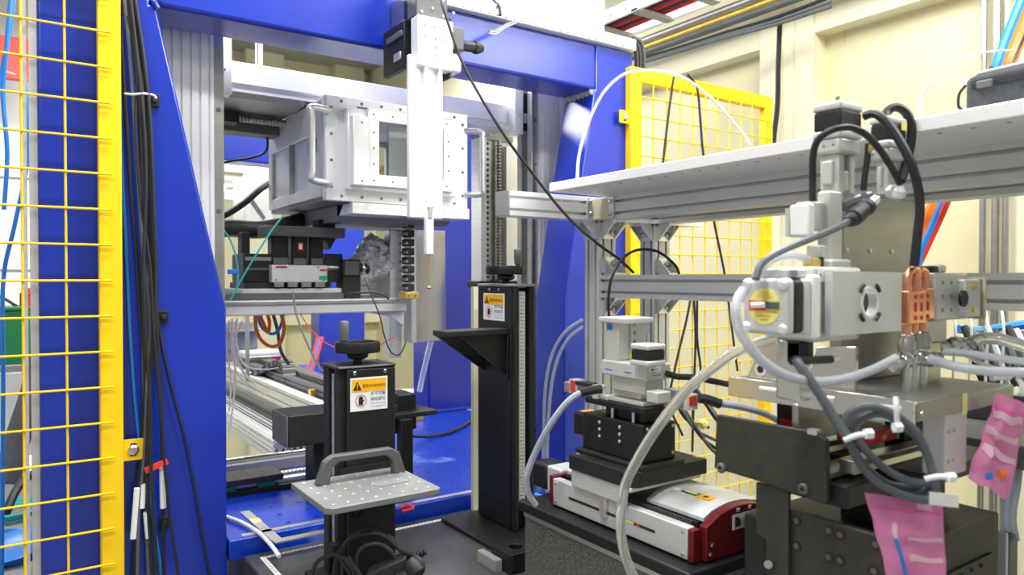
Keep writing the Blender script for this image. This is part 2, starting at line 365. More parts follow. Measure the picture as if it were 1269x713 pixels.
# duct on top of the beam
d = thing('cable_duct', 'white and silver cable duct lying on top of the gantry beam', 'duct', (1.3, 1.87, 2.26))
MB().box(.92, 1.722, YG - .02, YB - .02, 2.262, 2.30).build('duct_tray', 'alu_bright', d, bevel=.003)
MB().box(.90, 1.61, YG + .04, YB, 2.30, 2.47).build('duct_cover', 'white_metal', d, bevel=.004)
MB().box(1.612, 1.63, YG + .035, YB + .01, 2.28, 2.49).build('duct_end', 'white_metal', d, bevel=.003)
for k in range(26):
    x = .96 + k * .029
    MB().box(x, x + .008, YG - .0208, YG - .018, 2.265, 2.269).build('duct_slot', 'grey_dark', d)
for k in range(6):
    cable('duct_cable', 'black cable curling off the duct end behind the gantry corner', 'cable', [(776 + k * 1.5, 50 - k, 2.48), (784 + k * 2, 54 - k * .5, 2.5), (788 + k * 2.0, 68, 2.52), (788 + k * 2.0, 90, 2.54)], .006, 'cable_grey' if k % 2 else 'rubber', 'cables curling off the duct end')
# ================================================================== slide columns inside the gantry
def slide_column(name, label, x0, x1, y0, y1, zt, zb, inner):
    t = thing(name, label, 'column', ((x0 + x1) / 2, (y0 + y1) / 2, zb))
    MB().prism('z', slot_poly(x0, x1, y0, y1, 7, 3, .006, .006), zb, zt).build('profile', 'alu_bright', t)
    rx0, rx1 = (x0 - .028, x0) if inner < 0 else (x1, x1 + .028)
    MB().box(rx0, rx1, y0 + .012, y0 + .040, zb, zt).build('rail', 'steel', t, bevel=.003)
    MB().box(rx0, rx1, y0 + .075, y0 + .10, zb, zt).build('rail', 'steel', t, bevel=.003)
    for k in range(9):
        z = zb + .1 + k * (zt - zb - .2) / 8
        MB().cyl(((rx0 + rx1) / 2, y0 + .010, z), ((rx0 + rx1) / 2, y0 + .0125, z), .006, 10).build('rail_bolt', 'grey_dark', t)
    return t
slide_column('slide_column', 'ribbed aluminium slide column behind the left blue gantry leg', .27, .425, 1.98, 2.12, 2.30, 0, 1)
slide_column('slide_column', 'ribbed aluminium slide column behind the right blue gantry leg', 1.50, 1.66, 2.02, 2.16, 2.30, ZB, -1)
# cover with rack and screw beside the right slide column
t = thing('screw_cover', 'tall grey steel screw cover with toothed rack right of detector box', 'cover', (1.5, 2.35, 1.45))
b0 = at(601, 160, Y=2.30); b1 = at(636, 345, Y=2.30)
MB().box(b0.x - .02, b1.x, 2.31, 2.33, 1.49, 2.02).build('back_panel', 'steel', t)
MB().box(b0.x - .035, b0.x - .012, 2.27, 2.34, 1.48, 2.02).build('side_panel', 'alu', t)
zz = 1.50
rk = []
for k in range(26):
    z = 1.50 + k * .02
    MB().box(b0.x + .004, b0.x + .016, 2.298, 2.312, z, z + .010).build('tooth', 'black', t)
sc = MB(); sx = at(613, 200, Y=2.29).x
sc.cyl((sx + .02, 2.29, 1.47), (sx + .02, 2.29, 2.02), .008, 12)
for k in range(44): sc.lathe((sx + .02, 2.29, 1.48 + k * .012), [(.008, 0), (.013, .003), (.008, .006)], 10)
sc.build('screw', 'steel', t)
MB().box(sx + .05, b1.x + .02, 2.285, 2.31, 1.49, 2.0).build('bright_strip', 'alu_bright', t)
MB().box(b0.x - .05, b1.x + .06, 2.26, 2.35, 1.465, 1.49).build('foot', 'black', t, bevel=.003)
MB().box(b0.x - .035, b1.x, 2.30, 2.34, 2.02, 2.04).build('head', 'grey', t)
# ================================================================== cross beam and screw drive
t = thing('cross_beam', 'white aluminium cross beam carrying the detector box between slide columns', 'beam', (.95, 2.3, 2.03))
MB().prism('x', slot_poly(2.145, 2.30, 2.03, 2.112, 2, 1, .01, .004), .475, 1.46).build('profile', 'alu_bright', t)
MB().box(.475, 1.46, 2.135, 2.146, 2.05, 2.112).build('cover_strip', 'white_metal', t, bevel=.002)
MB().box(.475, 1.46, 2.30, 2.56, 2.06, 2.10).build('carriage_plate', 'grey', t)
MB().box(.50, .72, 2.16, 2.52, 2.015, 2.03).build('under_plate', 'steel', t)
s_ = MB(); s_.cyl((.52, 2.36, 2.0), (.80, 2.36, 2.0), .010, 12)
for k in range(24): s_.lathe((.54 + k * .011, 2.36, 2.0), [(.010, 0), (.0135, .003), (.010, .006)], 10, (1, 0, 0))
s_.build('screw', 'steel', t)
MB().box(.53, .575, 2.33, 2.40, 1.98, 2.03).build('screw_nut', 'black', t, bevel=.003)
MB().box(.445, .80, 2.42, 2.50, 1.97, 2.02).build('rail', 'grey_dark', t, bevel=.003)
def end_bracket(x0, x1, lab, cx_):
    q = thing('slide_bracket', lab, 'bracket', ((x0 + x1) / 2, 2.1, 1.99))
    MB().box(x0, x1, 2.085, 2.13, 2.005, 2.16).build('plate', 'white_metal', q, bevel=.003)
    MB().box(cx_, cx_ + .02, 2.09, 2.14, 2.02, 2.15).build('carriage', 'black', q, bevel=.002)
    MB().box(cx_ + .002, cx_ + .02, 2.086, 2.12, 2.045, 2.08).build('carriage_cap', 'alu', q, bevel=.002)
    screws(q, [((x0 + x1) / 2, 2.085, 2.07)], (0, -1, 0), .004)
end_bracket(.455, .495, 'white bracket plate joining cross beam to the left slide column', .433)
end_bracket(1.44, 1.475, 'white bracket plate joining cross beam to the right slide column', 1.477)
# ================================================================== detector box
ch = thing('detector_box', 'silver metal detector chamber with handles and bolted glass window', 'chamber', (.95, 2.2, 1.72))
x0, x1 = .725, 1.197; yf = 2.0; z0, z1 = 1.722, 2.022
yb_ = at(336, 200, X=.735).y
B = MB(); B.box(.735, .75, yf + .02, yb_, z0 + .01, z1 - .005); B.build('side_wall', 'alu_soft', ch, bevel=.003)
MB().box(1.17, 1.185, yf + .02, yb_, z0 + .01, z1 - .005).build('side_wall', 'alu_soft', ch, bevel=.003)
MB().box(.735, 1.185, yf + .02, yb_, z1 - .012, z1).build('lid', 'alu_soft', ch, bevel=.003)
MB().box(.735, 1.185, yf + .02, yb_, z0, z0 + .015).build('bottom_plate', 'grey_plate', ch, bevel=.003)
MB().frame('y', (.735, 1.185, z0, z1), (.76, 1.16, z0 + .03, z1 - .03), yb_ - .015, yb_).build('back_wall', 'alu_soft', ch)
# recessed side panel with hatch
MB().frame('x', (yf + .03, yb_ - .004, z0 + .012, z1 - .006), (yf + .06, yb_ - .04, z0 + .045, z1 - .10), .725, .735).build('side_frame', 'alu_soft', ch, bevel=.003)
MB().box(.722, .734, yf + .30, yf + .315, z0 + .045, z1 - .10).build('side_rib', 'grey', ch)
MB().box(.7335, .7345, yf + .09, yf + .17, z1 - .15, z1 - .11).build('name_plate', 'grey', ch)
# front flange: stepped frames
wx0, wx1, wz0, wz1 = .874, 1.085, 1.80, 1.955
MB().frame('y', (x0, x1, z0, z1), (wx0 - .05, wx1 + .05, wz0 - .045, wz1 + .045), yf, yf + .02).build('flange', 'white_metal', ch, bevel=.004)
MB().frame('y', (x0 + .055, x1 - .055, z0 + .03, z1 - .035), (wx0 - .02, wx1 + .02, wz0 - .02, wz1 + .02), yf - .03, yf).build('step_frame', 'white_metal', ch, bevel=.008, seg=3)
MB().frame('y', (wx0 - .035, wx1 + .035, wz0 - .035, wz1 + .035), (wx0, wx1, wz0, wz1), yf - .042, yf - .03).build('window_frame', 'white_metal', ch, bevel=.003)
MB().box(wx0 - .005, wx1 + .005, yf - .034, yf - .031, wz0 - .005, wz1 + .005).build('window_pane', 'glass', ch)
MB().box(x0 + .062, x0 + .115, yf - .055, yf - .03, z0 + .04, z1 - .06).build('cover_plate', 'white_metal', ch, bevel=.005)
MB().box(wx0 + .095, wx1, yf + .1, yf + .104, wz0 - .02, wz1 + .02).build('inner_screen', 'white', ch)
pts = []
for k in range(4):
    z = z0 + .04 + k * .075; pts += [(x0 + .02, yf, z), (x1 - .02, yf, z)]
for k in range(7): pts += [(x0 + .05 + k * .062, yf, z0 + .014), (x0 + .05 + k * .062, yf, z1 - .014)]
screws(ch, pts, (0, -1, 0), .0045, .003, 'grey')
pts = [(wx0 - .018 + k * .06, yf - .042, wz) for k in range(5) for wz in (wz0 - .018, wz1 + .018)] + [(wx, yf - .042, wz0 + .03 + .045 * k) for k in range(3) for wx in (wx0 - .018, wx1 + .018)]
screws(ch, pts + [(x0 + .09, yf - .055, z0 + .055), (x0 + .09, yf - .055, z1 - .08)], (0, -1, 0), .003, .002, 'grey')
def grip(xa, xz, ya):
    MB().tube([Vector((xa, yf + .004, z0 + .045)), Vector((xa, ya + .03, z0 + .045)), Vector((xz, ya + .005, z0 + .048)), Vector((xz, ya, z0 + .075)), Vector((xz, ya, z1 - .085)), Vector((xz, ya + .005, z1 - .055)), Vector((xa, ya + .03, z1 - .052)), Vector((xa, yf + .004, z1 - .052))], .0095, 12, k=5).build('handle', 'alu', ch)
grip(x0 + .004, x0 - .055, yf - .055)
grip(x1 - .004, x1 + .035, yf - .03)
MB().box(.80, 1.19, yf - .02, yf + .1, z0 - .035, z0 - .004).build('foil_underside', 'foil', ch)
MB().prism('y', [(1.06, z0), (1.20, z0), (1.20, z0 - .03), (1.17, z0 - .03)], yf - .005, yf + .01).build('corner_gusset', 'white_metal', ch, bevel=.002)
MB().prism('x', [(yf + .05, z0 - .002), (yb_, z0 - .002), (yb_ - .1, z0 - .05), (yf + .1, z0 - .05)], .80, 1.18).build('belly_plate', 'grey_plate', ch)
# ================================================================== carriage hanging from the beam
c = thing('beam_carriage', 'bright metal carriage block bolted to the front of gantry beam', 'carriage', (.87, 1.7, 2.0))
bb = span(518, 497, 562, 17, 80, Y=1.60)
X0, X1, Y0, _, Z0, Z1 = bb
MB().box(X0, X1, 1.60, 1.64, Z0, Z1).build('face_plate', 'white_metal', c, bevel=.003)
MB().box(X0, X1 - .01, 1.61, 1.66, Z1, 2.32).build('upper_plate', 'grey_dark', c, bevel=.003)
MB().box(X0 + .01, X1 - .02, 1.64, 1.70, Z0 + .03, 2.32).build('block', 'black', c, bevel=.003)
MB().box(X0 + .02, X1 - .02, 1.70, 1.798, 2.13, 2.24).build('slider', 'steel', c, bevel=.003)
MB().box(X0 - .006, X0 + .01, 1.665, 1.79, 2.03, 2.15).build('side_bracket', 'black', c, bevel=.002)
MB().box(X0 - .010, X0 - .005, 1.68, 1.72, 2.055, 2.075).build('sensor', 'alu', c, bevel=.002)
MB().box(X0 - .012, X0 - .005, 1.67, 1.76, 2.11, 2.125).build('sensor', 'grey_dark', c, bevel=.002)
screws(c, [(X0 + .02 + .028 * k, 1.60, Z1 - .02) for k in range(3)], (0, -1, 0), .006, .003, 'alu_soft')
screws(c, [(X0 + .02 + .028 * k, 1.60, Z1 - .05) for k in range(3)] + [(X0 + .048, 1.60, Z0 + .03 + .02 * k) for k in range(3)], (0, -1, 0), .0025, .002, 'grey')
screws(c, [(X0 + .015 + .03 * k, 1.61, Z1 + .012 + .014 * (k % 2)) for k in range(4)] + [(X0 + .015 + .03 * k, 1.61, Z1 + .05) for k in range(4)], (0, -1, 0), .0035, .003, 'alu')
for k in (.02, .06):
    MB().prism('x', [(1.60, Z0 + .005), (1.64, Z0 + .005), (1.615, Z0 - .05)], X0 + k, X0 + k + .008).build('rib', 'white_metal', c)
# connector block right of the carriage
MB().box(X1 + .002, X1 + .05, 1.63, 1.70, 2.09, 2.15).build('connector_block', 'grey_dark', c, bevel=.004)
MB().box(X1, X1 + .006, 1.62, 1.72, 2.01, 2.16).build('side_plate', 'black_anod', c)
MB().box(X1 + .006, X1 + .05, 1.64, 1.70, 2.035, 2.085).build('motor_block', 'alu_soft', c, bevel=.008)
MB().lathe((X1 + .05, 1.665, 2.115), [(.017, 0), (.017, .014), (.014, .016), (.014, .05), (.017, .05), (.017, .06), (.010, .075)], 16, (1, -.05, .02)).build('plug', 'black_anod', c)
MB().lathe((X1 + .045, 1.665, 2.115), [(.019, 0), (.019, .012)], 16, (1, -.05, .02)).build('plug_collar', 'copper', c)
for k in range(4):
    cable('plug_wire', 'grey wire fanning from the carriage plug up to the duct', 'wire', [(606, 38 + k, 2.0), (615, 37 + k * 1.5, 2.03), (626, 31 + k, 2.06), (640, 26 + k * .6, 2.12)], .003, 'cable_light' if k % 2 else 'cable_grey', 'wires fanning from the carriage plug')
# hanging plate
hp = thing('hanging_plate', 'long white metal plate hanging down from the beam carriage', 'plate', (.84, 1.62, 1.62))
q = at(506, 270, Y=1.62); w = at(548, 270, Y=1.62)
MB().box(q.x, w.x, 1.615, 1.63, q.z, 2.05).build('plate', 'white_metal', hp, bevel=.003)
zc = q.z
xm = at(531, 270, Y=1.61).x
MB().box(xm - .011, xm + .011, 1.602, 1.615, zc - .09, zc + .035).build('ruler_slide', 'white_metal', hp, bevel=.002)
MB().box(xm - .005, xm + .005, 1.599, 1.602, zc + .0, zc + .03).build('clamp', 'alu', hp, bevel=.001)
screws(hp, [(xm - .006, 1.602, zc + .026), (xm + .006, 1.602, zc + .026)], (0, -1, 0), .002)
MB().cyl((xm, 1.608, zc - .17), (xm, 1.608, zc - .09), .0016, 6).build('pendulum_wire', 'brass', hp)
MB().lathe((xm, 1.608, zc - .175), [(.004, 0), (.006, .003), (.003, .008)], 10).build('pendulum_bob', 'grey', hp)
# black cable from top of the carriage sweeping down to the stage
cable('sweeping_cable', 'long black cable sweeping from beam carriage down past the shelf end', 'cable', [(546, -4, 1.62), (551, 15, 1.6), (575, 82, 1.58), (620, 160, 1.56), (660, 215, 1.60), (700, 265, 1.62), (738, 300, 1.62), (768, 322, 1.64), (785, 338, 1.68)], .0032, 'rubber', k=8)
cable('top_cable', 'short black cable dropping over the white duct cover', 'cable', [(609, -4, 2.15), (614, 3, 2.13), (619, 9, 2.11), (620, 19, 2.10)], .005, 'rubber')
# ================================================================== yellow safety fences
def fence(name, label, x0, x1, z0, z1, y, fw, xs, zs, sides, tabs):
    t = thing(name, label, 'fence', ((x0 + x1) / 2, y, z0))
    if 'l' in sides: MB().box(x0, x0 + fw, y, y + .03, z0, z1).build('post', 'yellow', t, bevel=.003)
    if 'r' in sides: MB().box(x1 - fw, x1, y, y + .03, z0, z1).build('post', 'yellow', t, bevel=.003)
    MB().box(x0 + (fw if 'l' in sides else 0), x1 - (fw if 'r' in sides else 0), y, y + .03, z1 - fw, z1).build('rail', 'yellow', t, bevel=.003)
    MB().box(x0 + (fw if 'l' in sides else 0), x1 - (fw if 'r' in sides else 0), y, y + .03, z0, z0 + fw).build('rail', 'yellow', t, bevel=.003)
    for x in xs: MB().cyl((x, y - .004, z0 + fw * .5), (x, y - .004, z1 - fw * .5), .0024, 8).build('wire', 'yellow', t)
    for z in zs: MB().cyl((x0 + fw * .45, y - .008, z), (x1 - fw * .45, y - .008, z), .0024, 8).build('wire', 'yellow', t)
    for (tx0, tx1, tz0, tz1) in tabs:
        tb = MB().frame('y', (tx0, tx1, tz0, tz1), ((tx0 + tx1) / 2 - .006, (tx0 + tx1) / 2 + .006, (tz0 + tz1) / 2 - .014, (tz0 + tz1) / 2 + .014), y + .01, y + .016).build('tab', 'yellow', t, bevel=.001)
        MB().lathe(((tx0 + tx1) / 2, y + .01, (tz0 + tz1) / 2), [(.011, 0), (.011, .004), (.007, .007)], 12, (0, -1, 0)).build('bolt', 'screw', tb)
    return t
YF = 1.755
xr = at(152, HZ, Y=YF).x; xl_ = -.45
xs = [at(82, HZ, Y=YF).x, at(28, HZ, Y=YF).x]; dxs = xs[0] - xs[1]; xs += [xs[1] - dxs * k for k in range(1, 5)]
D80 = YF
zc_ = [at(80, 348 + 45.1 * k, Y=YF).z for k in range(-9, 17)]
ta = at(154, 547, Y=YF); tb_ = at(182, 570, Y=YF)
fence('safety_fence', 'yellow wire mesh fence panel bolted beside the left gantry leg', xl_, xr, .25, 2.2, YF, at(152, HZ, Y=YF).x - at(123, HZ, Y=YF).x, [x for x in xs if x > xl_ + .05], [z for z in zc_ if .32 < z < 2.14], 'lr', [(xr - .005, tb_.x, tb_.z, ta.z)])
xl2 = at(782, HZ, Y=1.77).x; xr2 = at(957, HZ, Y=1.77).x
ta = at(771, 135, Y=1.77); tb_ = at(783, 153, Y=1.77)
cell = .0655
fence('safety_fence', 'yellow wire mesh fence panel right of the gantry before cream wall', xl2, xr2, .35, 2.205, 1.77, .048, [xl2 + .048 + cell * (k + .75) for k in range(int((xr2 - xl2 - .1) / cell))], [2.205 - .06 - cell * (k + .6) for k in range(26)], 'lr', [(ta.x, xl2 + .004, tb_.z, ta.z)])
# ================================================================== cables on the left leg
DL = 1.56
def legpt(x, y, off=.02):
    p = at(x, y, Y=YG - off); return p
def legcable(name, label, pts, r, m, group=None, off=.02):
    return tag(MB().tube([legpt(x, y, off) for (x, y) in pts], r, 8).build(name, m), label, 'cable', group)
G1 = 'black cables hanging down the left gantry leg'
LB = 'black cable hanging in the bundle on the left gantry leg'
legcable('leg_cable', LB, [(150, -10), (151, 60), (157, 150), (163, 240), (168, 300), (173, 380), (178, 470), (174, 560), (168, 640), (165, 720)], .0042, 'rubber', G1, .015)
legcable('leg_cable', LB, [(156, -10), (166, 60), (172, 130), (175, 200), (176, 300), (178, 400), (180, 480), (177, 560), (170, 640), (168, 720)], .0042, 'rubber', G1, .030)
legcable('leg_cable', LB, [(160, -10), (172, 50), (177, 120), (180, 200), (184, 280), (182, 360), (178, 440), (180, 520), (180, 600), (184, 720)], .0042, 'cable_grey', G1, .022)
legcable('leg_cable', LB, [(163, -10), (175, 60), (182, 130), (184, 220), (187, 300), (192, 380), (196, 440), (200, 520), (202, 600), (203, 720)], .0042, 'rubber', G1, .034)
legcable('leg_cable', LB, [(166, -10), (178, 70), (186, 150), (190, 240), (193, 330), (190, 420), (184, 520), (183, 620), (190, 720)], .0042, 'rubber', G1, .044)
legcable('leg_cable', LB, [(158, 20), (170, 80), (168, 160), (176, 260), (186, 330), (190, 400), (196, 470), (206, 600), (216, 680), (222, 720)], .0032, 'rubber', G1, .05)
legcable('leg_cable', LB, [(153, -10), (160, 60), (166, 140), (171, 220), (177, 310), (186, 400), (182, 480), (179, 560), (172, 640), (170, 720)], .0034, 'cable_grey', G1, .040)
legcable('leg_cable', LB, [(161, -10), (170, 70), (179, 160), (181, 240), (178, 330), (181, 420), (186, 500), (188, 600), (196, 720)], .0034, 'rubber', G1, .056)
legcable('leg_cable', 'single thin black cable straying off the bundle across the blue leg', [(193, 330), (196, 400), (210, 470), (228, 540), (240, 600), (250, 660), (262, 725)], .0032, 'rubber', None, .012)
legcable('leg_cable', 'bright blue hose running beside the yellow fence post down the leg', [(149, -10), (150, 100), (151, 200), (157, 320), (163, 440), (172, 540), (182, 600), (192, 660), (202, 725)], .0036, 'tube_blue', None, .008)
for (x, y, lb) in ((191, 125, 'black cable tie mount at the top of left gantry leg'), (202, 393, 'black cable tie mount halfway down the left gantry leg'), (203, 648, 'black cable tie mount low on the left gantry leg')):
    p = legpt(x, y, .0); t = thing('tie_mount', lb, 'cable mount', p)
    MB().box(p.x - .010, p.x + .010, YG - .006, YG - .001, p.z - .014, p.z + .014).build('pad', 'black', t, bevel=.001)
    MB().box(p.x - .005, p.x + .005, YG - .012, YG - .006, p.z - .005, p.z + .005).build('saddle', 'rubber', t, bevel=.001)
a = [(155, 116), (165, 117), (178, 116), (190, 118), (194, 122)]
tag(MB().tube([legpt(x, y, .055 if 0 < i < 3 else .03) for i, (x, y) in enumerate(a)], .0025, 8).build('zip_tie', 'white'), 'white zip tie around the black cable bundle on the leg', 'cable tie')
p0 = legpt(180, 584, .052); p1 = legpt(208, 572, .052); d_ = (p1 - p0).normalized(); u_ = Vector((-d_.z, 0, d_.x)) * .0065
mb = MB(); mb.add([p0 - u_, p1 - u_, p1 + u_, p0 + u_, p0 - u_ + Vector((0, .004, 0)), p1 - u_ + Vector((0, .004, 0)), p1 + u_ + Vector((0, .004, 0)), p0 + u_ + Vector((0, .004, 0))], [(0, 1, 2, 3), (4, 5, 6, 7), (0, 1, 5, 4), (1, 2, 6, 5), (2, 3, 7, 6), (3, 0, 4, 7)])
tag(mb.build('tape_flag', 'red_bright'), 'red tape flag wrapped on cables on the left leg', 'tape')
for k, (a, b_) in enumerate((((170, 605), (165, 668)), ((178, 600), (176, 630)), ((181, 635), (184, 667)), ((201, 580), (202, 630)))):
    o = MB().tube([legpt(a[0], a[1], .040), legpt(b_[0], b_[1], .040)], .0062, 8, smooth=False).build('cable_sleeve', 'label_white')
    tag(o, 'white printed label sleeve on a black leg cable', 'cable label', 'label sleeves on the leg cables')
# ================================================================== behind the left fence
t = thing('red_cabinet', 'red cabinet door on the white wall behind the yellow fence', 'cabinet', at(15, 93, D=4.6))
p = at(-25, 95, D=4.6); q = at(38, 42, D=4.6)
MB().box(p.x, q.x, p.y - .05, p.y, p.z, q.z).build('panel', 'red_bright', t, bevel=.004)
MB().tube([Vector((p.x + .1, p.y - .055, p.z + .05)), Vector((q.x - .08, p.y - .055, p.z + .03))], .004, 6, smooth=False).build('hinge', 'white', t)
for k, (pts, lab) in enumerate((([(14, -10), (8, 60), (4, 120), (9, 190), (5, 260)], 'light blue hose hanging straight behind the left fence'), ([(27, 60), (33, 130), (34, 200), (18, 280), (4, 350), (4, 480), (2, 720)], 'light blue hose bowing sideways behind the left fence'), ([(18, -10), (12, 40), (2, 90), (-6, 150)], 'light blue hose slanting out of view behind the left fence'))):
    cable('air_hose', lab, 'hose', [(x, y, 2.0 + .05 * k) for (x, y) in pts], .0055, 'tube_blue')
# bench with boxes behind the fence
p = at(-60, 460, D=3.2); q = at(48, 460, D=3.6)
t = thing('side_bench', 'grey bench standing behind the left fence against white wall', 'bench', (p.x + .2, p.y, 0))
zt = .50
MB().box(-.9, .02, 2.3, 3.65, zt - .04, zt).build('bench_top', 'grey_plate', t, bevel=.004)
for (x, y) in ((-.85, 2.35), (-.85, 3.58), (-.05, 2.35), (-.05, 3.58)): MB().box(x, x + .05, y, y + .05, 0, zt - .04).build('leg', 'alu_soft', t, bevel=.003)
MB().box(-.85, -.02, 2.35, 3.6, .18, .20).build('shelf', 'grey_plate', t)
a = at(22, 452, D=3.9); zb_ = a.z
q = thing('low_cabinet', 'pale grey cabinet under the dark green toolbox', 'cabinet', (a.x - .1, a.y + .12, 0))
MB().box(a.x - .32, a.x + .10, a.y - .02, a.y + .30, 0, zb_).build('body', 'grey_plate', q, bevel=.004)
MB().box(a.x - .30, a.x + .08, a.y - .026, a.y - .02, .1, zb_ - .04).build('door', 'stage_grey', q, bevel=.002)
t = thing('green_box', 'dark green toolbox standing on the bench behind fence', 'box', (a.x, a.y, zb_))
MB().box(a.x - .28, a.x + .06, a.y, a.y + .25, zb_, a.z + .29).build('body', 'green', t, bevel=.006)
MB().box(a.x - .29, a.x + .07, a.y - .01, a.y + .26, a.z + .29, a.z + .31).build('lid', 'green', t, bevel=.004)
MB().tube([Vector((a.x - .2, a.y + .1, a.z + .31)), Vector((a.x - .1, a.y + .1, a.z + .37)), Vector((a.x, a.y + .1, a.z + .31))], .008, 8).build('handle', 'rubber', t)
MB().lathe((a.x + .04, a.y + .08, a.z + .31), [(.03, 0), (.03, .07), (.02, .08), (.02, .1)], 14).build('red_knob', 'red', t)
a = at(10, 640, Z=zt)
cb = MB()
for k in range(6):
    r = .10 + .008 * k
    cb.tube([Vector((a.x + r * math.cos(t_ / 10 * math.pi), a.y + r * math.sin(t_ / 10 * math.pi), zt + .006 + .006 * k)) for t_ in range(21)], .004, 6, k=2)
tag(cb.build('fibre_coil', 'teal'), 'coil of teal fibre cable lying on the bench behind fence', 'cable coil')
a = at(22, 592, Z=zt)
mb = MB(); mb.lathe((a.x, a.y, zt), [(.10, 0), (.13, .03), (.12, .07), (.06, .10), (0.001, .11)], 14); o = mb.build('cloth', 'paper')
for v in o.data.vertices: v.co += noise.noise_vector(v.co * 30) * .015
tag(o, 'crumpled white cloth lying on the bench behind the fence', 'cloth')
cable('black_hose', 'black corrugated hose slumped on bench behind the left fence', 'hose', [(46, 585, 2.9), (30, 595, 2.8), (18, 612, 2.7), (8, 635, 2.62)], .016, 'rubber')
mb = MB(); q0 = at(47, 480, D=3.2); q1 = at(14, 560, D=3.2)
mb.tube([at(52, 440, D=3.25), at(40, 490, D=3.2), at(22, 545, D=3.15), at(8, 600, D=3.1)], .05, 10)
tag(mb.build('flexible_duct', 'grey_dark'), 'dark grey flexible duct slanting down behind the left fence', 'duct')
a = at(12, 690, Z=zt)
mb = MB(); mb.lathe((a.x, a.y, zt), [(.13, 0), (.15, .03), (.10, .07), (.03, .09)], 12); o = mb.build('plastic_bag', 'tube_blue')
for v in o.data.vertices: v.co += noise.noise_vector(v.co * 25 + Vector((3, 1, 0))) * .02
tag(o, 'crumpled blue plastic bag lying on the bench behind fence', 'bag')
# ================================================================== rear blue frame
t = thing('rear_post', 'blue square steel post standing on the table behind rear lift column', 'post', (1.7, 3.08, ZB))
a = at(530, 510, Z=ZB); b0 = at(549, 300, Y=3.0); 
xa = at(531, HZ, Y=3.0).x; xb = at(597, HZ, Y=3.0).x
MB().box(xa, xb, 3.0, 3.16, ZB, 2.25).build('post', 'blue', t, bevel=.006)
xc_ = at(396, HZ, Y=5.3).x; xd = at(452, HZ, Y=5.3).x
tag(MB().box(xc_, xd, 5.3, 5.5, 0, 2.9).build('blue_pillar', 'blue', bevel=.006), 'blue steel pillar far behind the foil wrapped cone', 'pillar')
MB().box(xa - .02, xb + .05, 2.98, 3.2, ZB, ZB + .012).build('foot_plate', 'blue', t, bevel=.003)
t = thing('cantilever_post', 'blue steel post with crossbar behind the left slide column', 'post', (.2, 3.08, 0))
za = at(300, 204, Y=3.1).z; zb2 = at(300, 162, Y=3.1).z
MB().box(.1, at(352, HZ, Y=3.02).x, 3.02, 3.14, za, zb2).build('crossbar', 'blue', t, bevel=.006)
MB().box(.1, .3, 3.0, 3.16, 0, zb2).build('post', 'blue', t, bevel=.006)
# lighted ducting / cabinet behind
a = at(302, 290, Y=3.5); b_ = at(338, 222, Y=3.5); 
t = thing('drive_unit', 'pale grey drive cabinet behind the black cable hose', 'cabinet', (a.x, 3.6, a.z))
MB().prism('y', [(a.x, a.z), (b_.x, a.z), (b_.x, b_.z + .06), (a.x + .06, b_.z + .05), (a.x, b_.z - .02)], 3.5, 3.7).build('body', 'stage_grey', t, bevel=.005)
MB().prism('y', [(a.x + .03, a.z + .15), (a.x + .045, a.z + .16), (a.x + .1, a.z + .08), (a.x + .09, a.z + .07)], 3.495, 3.5).build('vent', 'grey_dark', t)
MB().box(a.x + .03, a.x + .045, 3.58, 3.60, ZB + .05, a.z).build('pillar', 'grey', t)
# ducts high in the background
for k, (x, y) in enumerate(((290, 215), (285, 232), (300, 250))):
    a = at(x, y, D=4.6)
    tag(MB().box(a.x - .5, a.x + .3, a.y - .06, a.y + .06, a.z, a.z + .06).build('roof_duct', 'wall_white', bevel=.005), 'pale duct under the ceiling far behind the gantry opening', 'duct', 'pale ducts far behind the gantry')
# green emergency sign
a = at(324, 158, D=3.9)
t = thing('exit_sign', 'green glowing exit sign hanging above the blue rear crossbar', 'sign', a)
MB().box(a.x - .07, a.x + .07, a.y, a.y + .03, a.z - .035, a.z + .035).build('box', 'green_sign', t, bevel=.003)
# running figure
f0 = Vector((a.x - .03, a.y - .002, a.z))
MB().cyl(f0 + Vector((.012, 0, .022)), f0 + Vector((.012, .002, .022)), .007, 10).build('pictogram', 'label_white', t)
MB().tube([f0 + Vector((-.03, 0, -.025)), f0 + Vector((-.01, 0, -.012)), f0 + Vector((.004, 0, .006)), f0 + Vector((.02, 0, .002))], .003, 5).build('pictogram', 'label_white', t)
MB().tube([f0 + Vector((.0, 0, -.005)), f0 + Vector((.014, 0, -.014)), f0 + Vector((.008, 0, -.03))], .003, 5).build('pictogram', 'label_white', t)
MB().frame('y', (a.x + .02, a.x + .06, a.z - .03, a.z + .03), (a.x + .026, a.x + .054, a.z - .026, a.z + .024), a.y - .002, a.y).build('pictogram', 'label_white', t)
MB().box(a.x - .01, a.x + .01, a.y + .01, a.y + .02, a.z + .035, 3.6).build('hanger', 'alu', t)
# ================================================================== lifted stage platform inside the gantry
YP = 2.16
zpt = at(300, 373, Y=YP).z; zpb = at(300, 392, Y=YP).z
xl3 = .45; xr3 = at(504, HZ, Y=YP).x
t = thing('lift_platform', 'grey aluminium platform carrying the black motor stages inside gantry', 'platform', (.8, 2.4, zpb))
MB().box(xl3, xr3, YP, YP + .34, zpb, zpt).build('deck', 'alu_soft', t, bevel=.004)
MB().box(xl3, xr3 - .03, YP - .006, YP, zpt - .012, zpt - .004).build('edge_strip', 'grey', t)
MB().prism('y', [(xr3 - .13, zpb), (xr3, zpb), (xr3, zpb - .05), (xr3 - .05, zpb - .015)], YP + .02, YP + .05).build('gusset', 'alu_soft', t, bevel=.002)
MB().box(xl3 - .02, xl3 + .02, YP + .05, YP + .25, zpb - .1, zpt + .1).build('side_mount', 'alu', t, bevel=.003)
